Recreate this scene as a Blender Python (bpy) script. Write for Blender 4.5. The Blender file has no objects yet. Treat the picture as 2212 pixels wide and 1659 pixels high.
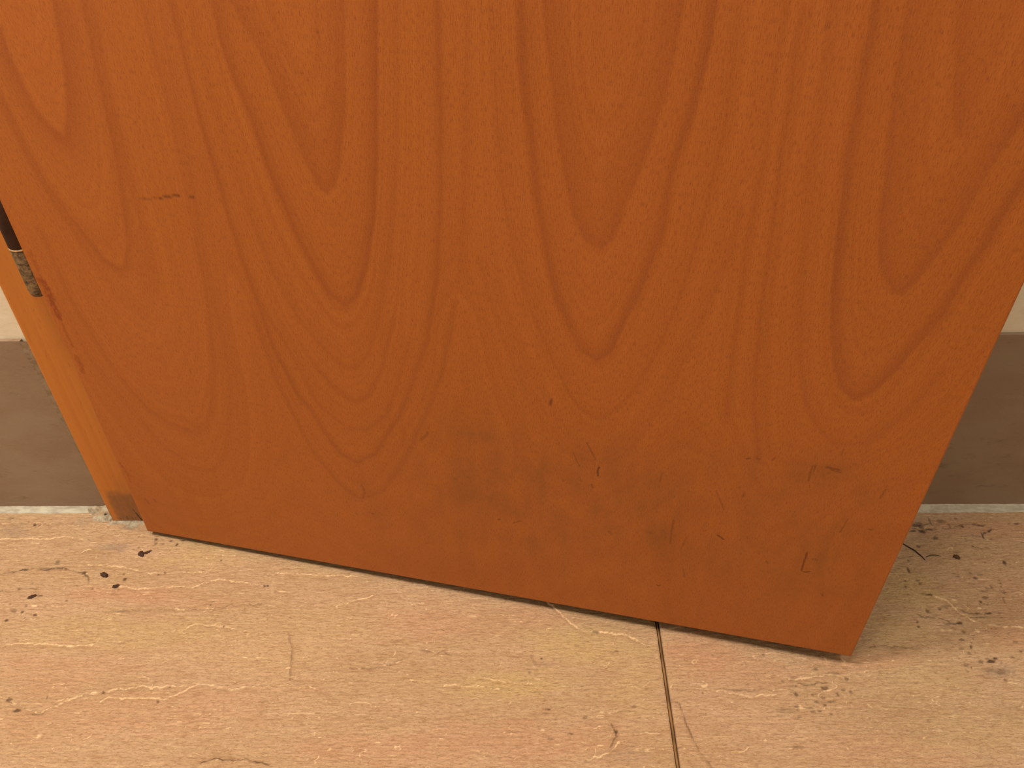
import bpy, math, random
import numpy as np
from mathutils import Matrix, Vector

scene = bpy.context.scene
col = scene.collection

# ---------------------------------------------------------------- camera
CAM_R=[[0.999967, 0.003391, -0.007356], [0.003332, 0.655633, 0.755072], [0.007383, -0.755072, 0.6556]]
FOCAL_PX=1846.68

cam_data = bpy.data.cameras.new('camera')
cam_data.sensor_fit = 'HORIZONTAL'
cam_data.sensor_width = 36.0
cam_data.lens = FOCAL_PX / 2212.0 * 36.0
cam_data.clip_start = 0.02
cam = bpy.data.objects.new('camera', cam_data)
col.objects.link(cam)
r_, u_, b_ = CAM_R
cam.matrix_world = Matrix(((r_[0], u_[0], b_[0], 0.0), (r_[1], u_[1], b_[1], 0.0),
                           (r_[2], u_[2], b_[2], 0.74), (0, 0, 0, 1)))
scene.camera = cam

# ---------------------------------------------------------------- light and exposure
world = bpy.data.worlds.new('dim_room')
scene.world = world
world.use_nodes = True
bg = world.node_tree.nodes['Background']
bg.inputs[0].default_value = (1.0, 0.76, 0.52, 1)
bg.inputs[1].default_value = 0.05
scene.view_settings.view_transform = 'Standard'
scene.view_settings.look = 'None'
scene.view_settings.exposure = 0.0
scene.view_settings.gamma = 1.0
scene.view_settings.use_curve_mapping = False

def lamp(name, loc, target, size, power, color):
    l = bpy.data.lights.new(name, 'AREA')
    l.shape = 'DISK'
    l.size = size
    l.energy = power
    l.color = color
    o = bpy.data.objects.new(name, l)
    col.objects.link(o)
    o.location = loc
    o.rotation_euler = (Vector(target) - Vector(loc)).to_track_quat('-Z', 'Y').to_euler()
    return o
LIGHT = (1.0, 0.80, 0.58)
lamp('falloff_lamp_left', (-0.95, 0.20, 1.95), (-0.95, 0.20, 0.0), 0.26, 40.0, LIGHT)  # unseen lamp added low at left so the door darkens rightwards
lamp('ceiling_lamp_middle', (-0.15, 0.09, 2.42), (-0.15, 0.09, 0.0), 0.26, 22.0, LIGHT)
lamp('fill_lamp_right', (0.95, 0.10, 2.42), (0.95, 0.10, 0.0), 0.32, 20.0, LIGHT)  # unseen fill light added to lift the right wall and shaded floor

# ---------------------------------------------------------------- traced data (millimetres on the real surfaces)
GRAIN=[[3,0.8,9,[[112.5,568.4],[109.2,552.6],[102.9,524.5],[91.1,488.1],[82.1,470.9],[76.9,473.9],[71.7,479.8],[64.8,492.9],[61.8,513.3],[60.9,529.2],[63.6,547.8]]],[2,0.8,5,[[134.1,569.7],[131.3,542.2],[126.1,514.9],[121.5,472.2],[114.2,431.4],[104.2,386.9],[95.2,365.1],[86.7,359.5],[75.8,367.7],[66.1,389.6],[56.3,410.6],[50.2,431.3],[45.8,458.3],[43.1,483.8],[41.3,500.7]]],[0.9,0.45,4,[[175.5,572.1],[174.5,543.4],[173.9,496.5],[169.3,443.6],[166.8,400.6],[163.5,366.7],[157.4,320.4],[146.4,271.5],[135.9,230.9],[121.9,194.8],[102.0,177.5],[82.9,184.5],[63.5,199.7],[48.7,228.5],[38.0,270.0],[27.8,324.4],[27.4,387.3]]],[0.4,0.4,4,[[188.5,572.9],[182.8,529.0],[177.6,462.6],[171.1,409.2],[168.1,370.3],[165.3,331.5],[163.1,298.1],[158.1,260.5],[150.9,223.7],[143.0,193.2],[129.4,153.6],[110.4,126.7],[87.2,124.0],[60.3,155.1],[42.8,199.8],[23.3,252.6],[13.7,322.3]]],[3.2,0.75,9,[[238.0,575.8],[242.5,562.4],[249.5,551.6],[254.6,532.7],[261.1,503.3],[267.7,477.6],[274.0,456.8],[279.8,450.3],[285.9,456.3],[292.2,471.3],[300.1,506.8],[306.9,545.1],[311.1,580.2]]],[2.2,0.95,4,[[226.0,575.1],[225.4,552.8],[227.4,532.4],[231.6,515.3],[235.8,495.5],[239.3,465.8],[244.8,440.9],[252.3,407.9],[259.9,381.8],[268.0,362.2],[279.7,353.9],[290.6,364.6],[302.1,394.1],[312.6,436.3],[319.3,481.1],[324.5,521.8],[328.5,558.8],[331.2,581.4]]],[1.3,0.35,4,[[207.9,574.1],[207.4,530.9],[210.4,476.4],[215.6,422.4],[226.1,369.4],[239.9,331.1],[254.4,306.6],[262.5,293.9],[278.0,288.7],[291.7,304.8],[304.4,339.0],[320.4,400.6],[331.3,461.3],[339.1,526.4],[344.7,582.2]]],[1.0,0.4,3,[[242.5,288.4],[251.7,271.8],[261.6,257.5],[275.4,251.7],[289.2,261.7],[305.5,301.4],[318.3,345.7]]],[0.7,0.5,3,[[206.0,342.7],[221.6,304.5],[229.1,280.5],[239.1,240.9],[253.6,223.9],[266.1,214.6],[279.4,217.4],[298.2,236.2],[314.6,278.8],[327.6,324.6]]],[0.2,0.8,2.5,[[196.6,573.4],[195.6,542.0],[195.3,504.9],[197.0,468.1],[198.5,428.1],[200.8,382.4],[203.9,358.5],[205.6,328.0],[209.4,299.0],[215.3,274.5],[220.6,250.8],[230.0,233.1],[238.5,208.3],[250.2,180.1],[266.9,171.1],[284.9,187.2],[298.8,214.6],[312.6,241.8],[327.6,281.2],[343.0,327.1],[355.9,389.5],[363.9,464.9],[366.9,528.7],[369.7,583.7]]],[-0.2,0.6,3,[[197.0,331.3],[200.7,301.0],[204.0,268.8],[208.7,244.8],[215.2,211.5],[225.0,175.2],[243.6,135.4],[261.2,117.9],[287.2,137.4],[309.8,178.3],[334.3,240.8],[354.5,300.9],[369.7,370.9]]],[3,0.75,9,[[432.9,587.4],[435.3,564.5],[440.1,535.0],[444.0,508.9],[449.1,480.8],[455.6,453.7],[464.5,436.8],[474.0,430.5],[480.7,438.9],[486.2,463.4],[494.5,491.3],[500.3,516.3],[504.7,540.3],[506.7,564.9],[509.1,592.0]]],[2,0.95,4,[[417.7,586.5],[418.5,573.9],[419.6,548.5],[422.5,523.1],[425.9,496.0],[428.6,466.6],[431.7,448.4],[437.7,416.8],[446.1,382.8],[456.2,356.8],[466.0,339.7],[477.9,332.9],[486.6,343.2],[493.0,362.8],[500.6,390.9],[507.7,417.3],[512.3,442.2],[514.1,459.3],[516.0,493.6],[520.3,516.1],[523.9,540.8],[525.5,570.8],[525.9,593.0]]],[1,0.35,4,[[401.5,585.6],[402.5,531.6],[406.5,469.6],[415.6,413.4],[427.6,371.3],[438.5,340.8],[448.0,317.5],[457.8,295.6],[469.5,279.2],[482.8,273.8],[494.9,285.7],[507.7,309.3],[523.2,357.2],[533.1,410.8],[539.9,468.1],[542.6,529.3],[539.9,593.8]]],[0.4,0.3,4,[[388.7,409.8],[401.2,354.5],[415.2,311.7],[432.2,270.8],[454.3,230.5],[484.2,217.8],[506.0,236.4],[526.9,289.6],[543.7,352.1],[556.8,417.8],[560.2,470.4]]],[3,0.7,8,[[625.2,598.9],[626.9,577.9],[629.8,555.4],[633.5,531.7],[638.0,508.6],[642.8,479.5],[648.2,454.9],[655.9,435.4],[664.8,423.1],[670.1,422.5],[675.1,435.3],[681.1,454.8],[686.5,476.8],[691.5,511.9],[696.7,537.5],[697.8,547.1]]],[2,0.95,4,[[607.5,597.8],[609.2,581.0],[609.9,561.2],[612.8,539.7],[614.3,517.6],[617.8,491.2],[620.9,465.3],[625.4,435.0],[632.1,398.5],[640.9,364.2],[650.9,339.6],[663.5,329.2],[672.5,338.9],[682.4,360.7],[691.0,387.1],[698.7,413.0],[702.2,440.5],[707.4,462.9],[708.1,476.0],[710.9,497.1],[712.5,506.1]]],[0.9,0.5,2,[[573.4,591.6],[573.6,574.2],[575.2,552.8],[577.7,511.0],[580.3,477.9],[583.8,442.4],[583.9,421.3],[587.1,391.5],[591.1,351.7],[597.7,308.3],[610.5,251.6]]],[0.6,0.4,2,[[563.8,595.2],[565.6,573.6],[566.0,545.1],[568.6,502.7],[568.6,471.4],[569.2,434.1],[572.0,389.6],[575.1,340.3],[578.8,295.0]]],[1.4,0.4,3,[[587.1,596.6],[590.2,572.8],[592.7,539.3],[596.8,496.6],[602.0,452.3],[608.5,406.7],[618.8,356.6],[637.3,306.8],[659.3,282.6],[681.4,287.3],[698.7,319.0],[712.8,364.9]]],[3.8,0.5,8,[[647.4,600.2],[654.4,577.4],[661.1,553.0],[669.8,529.9]]],[4.2,0,5,[[466.0,574.4],[470.2,551.0]]],[4,0,5,[[277.9,562.0],[281.0,545.3]]],[4,0,5,[[89.8,561.3]]],[-0.4,0,5,[[374.0,350.1],[374.7,279.9],[366.9,197.1],[362.4,101.1],[493.2,135.6],[183.9,156.2],[14.7,83.9],[583.2,218.3],[692.1,216.8],[702.5,94.8],[581.0,92.8],[315.4,88.7],[112.5,57.5]]],[0.1,0.25,3,[[387.7,584.8],[382.6,499.6],[377.8,431.0],[372.5,391.8]]]]
SCRATCH=[[0.8,1.5,[[144.8,430.3],[153.0,432.3],[162.4,434.9]]],[0.4,1.4,[[126.6,427.0],[135.5,428.4],[141.9,429.6]]],[0.7,1.5,[[169.8,434.6],[173.4,434.3]]],[0.6,0.7,[[474.3,244.0],[478.3,234.1],[482.7,224.7]]],[0.4,0.7,[[463.4,229.8],[466.9,219.5],[469.5,213.9]]],[0.95,1.2,[[485.9,215.9],[485.0,211.2],[485.4,205.0]]],[0.7,2,[[444.0,286.2],[443.0,282.0]]],[0.35,2.5,[[337.8,226.1],[330.2,215.0]]],[0.45,1.2,[[412.2,120.2],[416.6,124.0],[420.1,125.6]]],[0.6,1.4,[[397.7,121.8],[399.4,122.2]]],[0.9,1.3,[[592.4,151.1],[597.7,146.9]]],[0.45,0.7,[[583.0,209.8],[587.2,199.3],[592.4,187.2]]],[0.6,0.8,[[605.2,210.6],[604.8,206.5]]],[0.85,1.1,[[667.5,147.7],[667.5,132.9],[668.1,120.5],[670.7,119.3],[675.0,121.2]]],[0.45,0.8,[[688.7,200.1],[687.9,189.9],[686.6,181.3]]],[0.5,0.9,[[649.7,256.8],[649.7,248.9],[650.5,238.5]]],[0.5,0.8,[[651.9,257.8],[652.1,250.5]]],[0.6,1.8,[[660.3,257.6],[665.3,256.7],[669.4,256.6]]],[0.5,1.5,[[663.9,255.3],[671.1,253.8]]],[0.6,1.8,[[600.9,253.6],[602.9,254.6]]],[0.45,1.5,[[608.4,255.3],[610.5,255.3]]],[0.4,1.5,[[619.5,256.2],[621.4,259.2]]],[0.7,1.0,[[548.7,62.4],[550.6,60.8],[552.2,62.8]]],[0.4,1.2,[[667.1,272.3],[667.6,278.4]]],[0.35,0.9,[[569.5,94.4],[572.3,81.8]]],[0.5,1.2,[[691.4,91.3],[692.2,89.4]]],[0.4,1.5,[[553.7,162.2],[553.6,145.2],[554.2,129.2]]],[0.3,1.2,[[566.6,141.0],[564.7,123.5]]],[0.35,1,[[537.1,210.2],[537.8,221.6]]],[0.5,1.5,[[456.0,192.3],[456.4,190.7]]],[0.5,1.5,[[480.9,192.3],[481.9,188.5]]],[0.35,1.2,[[471.1,196.5],[471.6,194.8]]],[0.5,1.5,[[272.1,98.9],[272.9,97.8]]],[0.4,1.5,[[254.9,95.3],[255.6,93.4]]],[0.3,1.4,[[266.5,140.2],[268.3,129.6],[265.3,120.3]]],[0.35,1.2,[[122.0,259.3],[122.4,256.2]]],[0.35,1.6,[[707.4,242.4],[705.9,231.2]]],[0.5,1.5,[[291.7,561.0],[291.9,560.4]]],[0.5,1.5,[[707.5,191.0],[709.3,190.9]]],[0.4,2,[[637.6,125.6],[639.2,123.4]]],[0.35,2.5,[[673.8,139.9],[676.9,139.5]]],[0.3,3,[[534.2,140.0],[536.0,138.6]]],[0.3,3,[[500.2,130.9],[502.0,128.8]]],[0.3,2.5,[[586.7,582.9],[587.0,582.4]]],[0.45,1.5,[[27.0,60.3],[27.5,56.7]]],[0.4,1.5,[[16.1,58.3],[18.3,51.5]]]]
CHIP=[[0.5,4.5,[[8.2,364.0],[7.2,357.6],[8.6,350.5]]],[1,6,[[6.0,338.2],[8.8,332.0],[8.0,321.5],[7.5,309.3],[7.8,299.9]]],[0.5,2.5,[[7.8,299.9],[8.2,289.4],[8.1,277.6],[9.0,270.4]]],[0.85,1.5,[[8.4,268.7],[9.0,266.7]]],[0.65,4,[[7.7,254.8],[8.4,246.7],[8.0,235.6]]],[0.75,1.8,[[4.0,111.9],[4.9,105.3]]],[0.5,2.6,[[4.9,105.3],[7.1,96.1],[6.6,83.4]]],[0.35,3,[[7.2,349.4],[7.0,338.3]]]]
SMUDGE=[[387.6,190.1,61.5,67.1,0.6],[380.7,231.3,14.2,6.6,0.6],[382.2,152.2,30.2,24.9,0.35],[498.5,180.6,72.5,61.4,0.4],[539.8,202.3,22.3,43.2,0.2],[343.6,92.6,21.0,20.9,0.4],[421.0,96.1,43.8,30.4,0.3],[522.2,136.8,55.1,36.8,0.3],[664.8,258.6,19.3,14.5,0.45],[642.6,232.3,49.7,39.9,0.45],[701.4,235.5,16.1,19.9,0.45],[683.0,179.7,54.0,32.9,0.35],[634.0,141.5,64.8,35.6,0.3],[677.3,137.7,10.8,18.0,0.5],[263.3,126.4,16.7,20.1,0.35],[273.9,98.7,14.6,14.0,0.3],[487.7,224.1,44.9,31.8,0.25],[662.3,96.3,73.1,31.9,0.25],[29.2,62.3,28.7,23.3,0.35],[582.8,245.4,47.9,29.9,0.2],[553.3,151.5,23.1,35.6,0.2],[359.7,42.9,93.0,22.5,0.15]]
LEDGE=[[0.9,0.8,[[-548.4,548.7],[-536.5,551.6],[-525.2,554.0],[-518.3,556.4],[-504.0,554.0],[-488.7,555.1],[-472.9,553.9],[-459.0,549.7],[-452.3,543.8],[-449.4,536.2]]],[0.5,0.5,[[-538.6,527.1],[-527.4,527.1],[-517.8,529.3],[-496.6,530.5]]],[0.9,0.1,[[-421.7,532.0],[-409.6,532.0],[-397.5,529.1],[-376.2,530.2],[-354.8,531.3],[-338.1,530.2],[-328.6,535.9],[-313.5,541.1],[-300.7,538.8],[-290.7,537.6],[-278.0,535.2],[-264.5,532.9]]],[0.5,0.35,[[-415.1,502.8],[-368.3,503.8],[-339.2,504.3],[-306.6,504.2],[-293.5,510.3],[-263.5,511.4]]],[0.6,0.2,[[-333.3,479.5],[-324.2,486.4],[-297.6,484.2],[-280.5,480.5]]],[0.6,0,[[-504.3,464.2],[-480.1,465.2],[-464.5,464.1],[-438.2,462.0],[-417.9,462.5]]],[-0.8,0.35,[[-228.9,476.2],[-225.4,467.9],[-222.1,460.2],[-220.0,449.7],[-219.0,440.3],[-216.2,426.2]]],[1.0,0.12,[[-484.3,408.6],[-477.2,407.2],[-464.4,400.8],[-450.9,394.4],[-440.1,392.2],[-432.3,397.1],[-420.9,403.9],[-414.1,408.5],[-402.5,412.2],[-388.8,414.1],[-371.7,416.0],[-353.0,418.8],[-344.5,416.9],[-328.7,419.2],[-312.1,419.2]]],[0.7,0.05,[[-388.1,403.9],[-383.2,408.1],[-363.4,407.1],[-341.5,407.6],[-330.0,405.3],[-316.1,413.6],[-301.8,421.6],[-285.1,421.1],[-270.2,415.9],[-244.7,420.6]]],[-0.9,0.7,[[-284.6,343.0],[-276.8,348.3],[-266.6,351.2],[-255.4,349.2],[-240.1,350.0],[-228.2,347.9],[-219.0,344.7]]],[0.6,0,[[-186.7,507.9],[-166.0,515.1],[-150.0,520.1]]],[0.6,0.3,[[-164.6,438.8],[-152.1,438.7],[-139.7,438.2],[-125.4,441.7],[-111.5,449.1]]],[0.3,0.4,[[-96.8,460.6],[-84.2,455.0],[-72.2,456.5],[-64.8,452.5]]],[0.9,0.1,[[27.3,513.6],[37.3,503.1],[44.5,494.4],[56.4,482.7],[63.5,477.9],[75.8,477.4],[89.4,475.8],[105.6,473.7],[117.1,467.0],[122.6,462.9]]],[-0.5,0.3,[[10.9,452.4],[13.5,445.0],[18.3,440.0]]],[-0.5,0.5,[[82.9,382.2],[85.6,375.6],[86.8,369.6],[81.1,361.6]]],[0.8,0,[[58.2,349.1],[77.3,354.5],[90.5,365.8]]],[0.15,0.55,[[140.6,406.8],[145.5,405.0],[148.9,399.0],[151.2,383.5],[155.3,367.1],[159.4,357.0],[165.4,346.7],[167.1,342.6]]],[0.7,0,[[422.8,519.7],[429.3,515.7],[434.4,513.0],[438.4,506.3],[442.6,498.1],[453.8,487.9]]],[0.6,0,[[464.6,484.2],[477.9,483.1],[498.8,481.0]]],[0.5,0,[[-260.3,549.3],[-217.3,546.8],[-168.2,544.4]]],[0.4,0,[[319.1,402.6],[326.3,395.8]]],[0.5,0,[[-33.6,428.0],[-13.9,423.2],[12.3,421.8]]],[0.5,0,[[-70.4,420.9],[-44.2,419.0],[-18.1,416.2]]],[0.6,0.1,[[163.6,417.0],[189.0,414.1],[213.7,409.0],[240.0,411.3]]],[0.5,0.1,[[251.9,425.4],[279.0,429.2],[296.9,431.1]]],[0,0.9,[[447.3,613.1],[451.9,614.4],[455.9,617.1],[456.6,620.4]]],[0,0.9,[[446.5,606.6],[452.6,606.6],[453.4,604.6]]],[0,0.8,[[433.0,608.6],[439.5,605.3],[443.4,602.1]]],[0,0.8,[[436.1,614.5],[444.3,611.8]]],[0,0.7,[[440.3,610.5],[443.8,613.1],[445.4,610.5],[441.9,607.9],[440.3,610.5]]],[0,0.6,[[479.4,610.4],[490.6,613.0],[499.0,615.0]]],[0,0.7,[[505.1,613.6],[512.7,611.0]]],[0,0.95,[[504.8,595.5],[506.9,600.6],[510.5,601.9],[515.3,603.8],[520.2,608.4]]],[0,0.5,[[465.8,606.6],[478.9,609.1],[486.5,609.1]]],[0,0.6,[[403.0,567.7],[411.6,568.3],[420.1,568.9]]],[0,0.3,[[486.7,596.8],[501.8,596.8]]],[0,0.6,[[399.5,496.6],[406.8,493.9],[415.1,493.9]]],[0,0.6,[[420.3,492.8],[428.3,489.6]]],[0,0.6,[[442.6,505.2],[448.4,499.8],[463.7,497.6]]],[0,0.5,[[450.8,494.3],[466.7,493.8],[482.9,493.8]]],[0,0.7,[[422.9,487.4],[435.5,486.9]]],[0,0.5,[[257.6,427.3],[265.9,420.6],[277.1,422.0],[288.6,424.4]]],[0,0.4,[[189.5,416.9],[206.4,415.1],[223.4,414.1]]],[0.5,0.3,[[-578.9,615.3],[-548.9,617.8],[-522.3,616.4],[-497.4,619.0]]],[0.5,0,[[-569.4,594.4],[-539.3,595.6],[-513.2,594.2],[-499.4,598.1],[-477.5,594.2]]],[0.5,0.15,[[-459.2,559.3],[-423.6,556.8],[-386.4,548.4],[-352.4,549.5],[-333.1,550.6]]],[0.5,0.5,[[339.1,461.6],[376.9,460.5],[390.0,459.5]]]]
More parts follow.
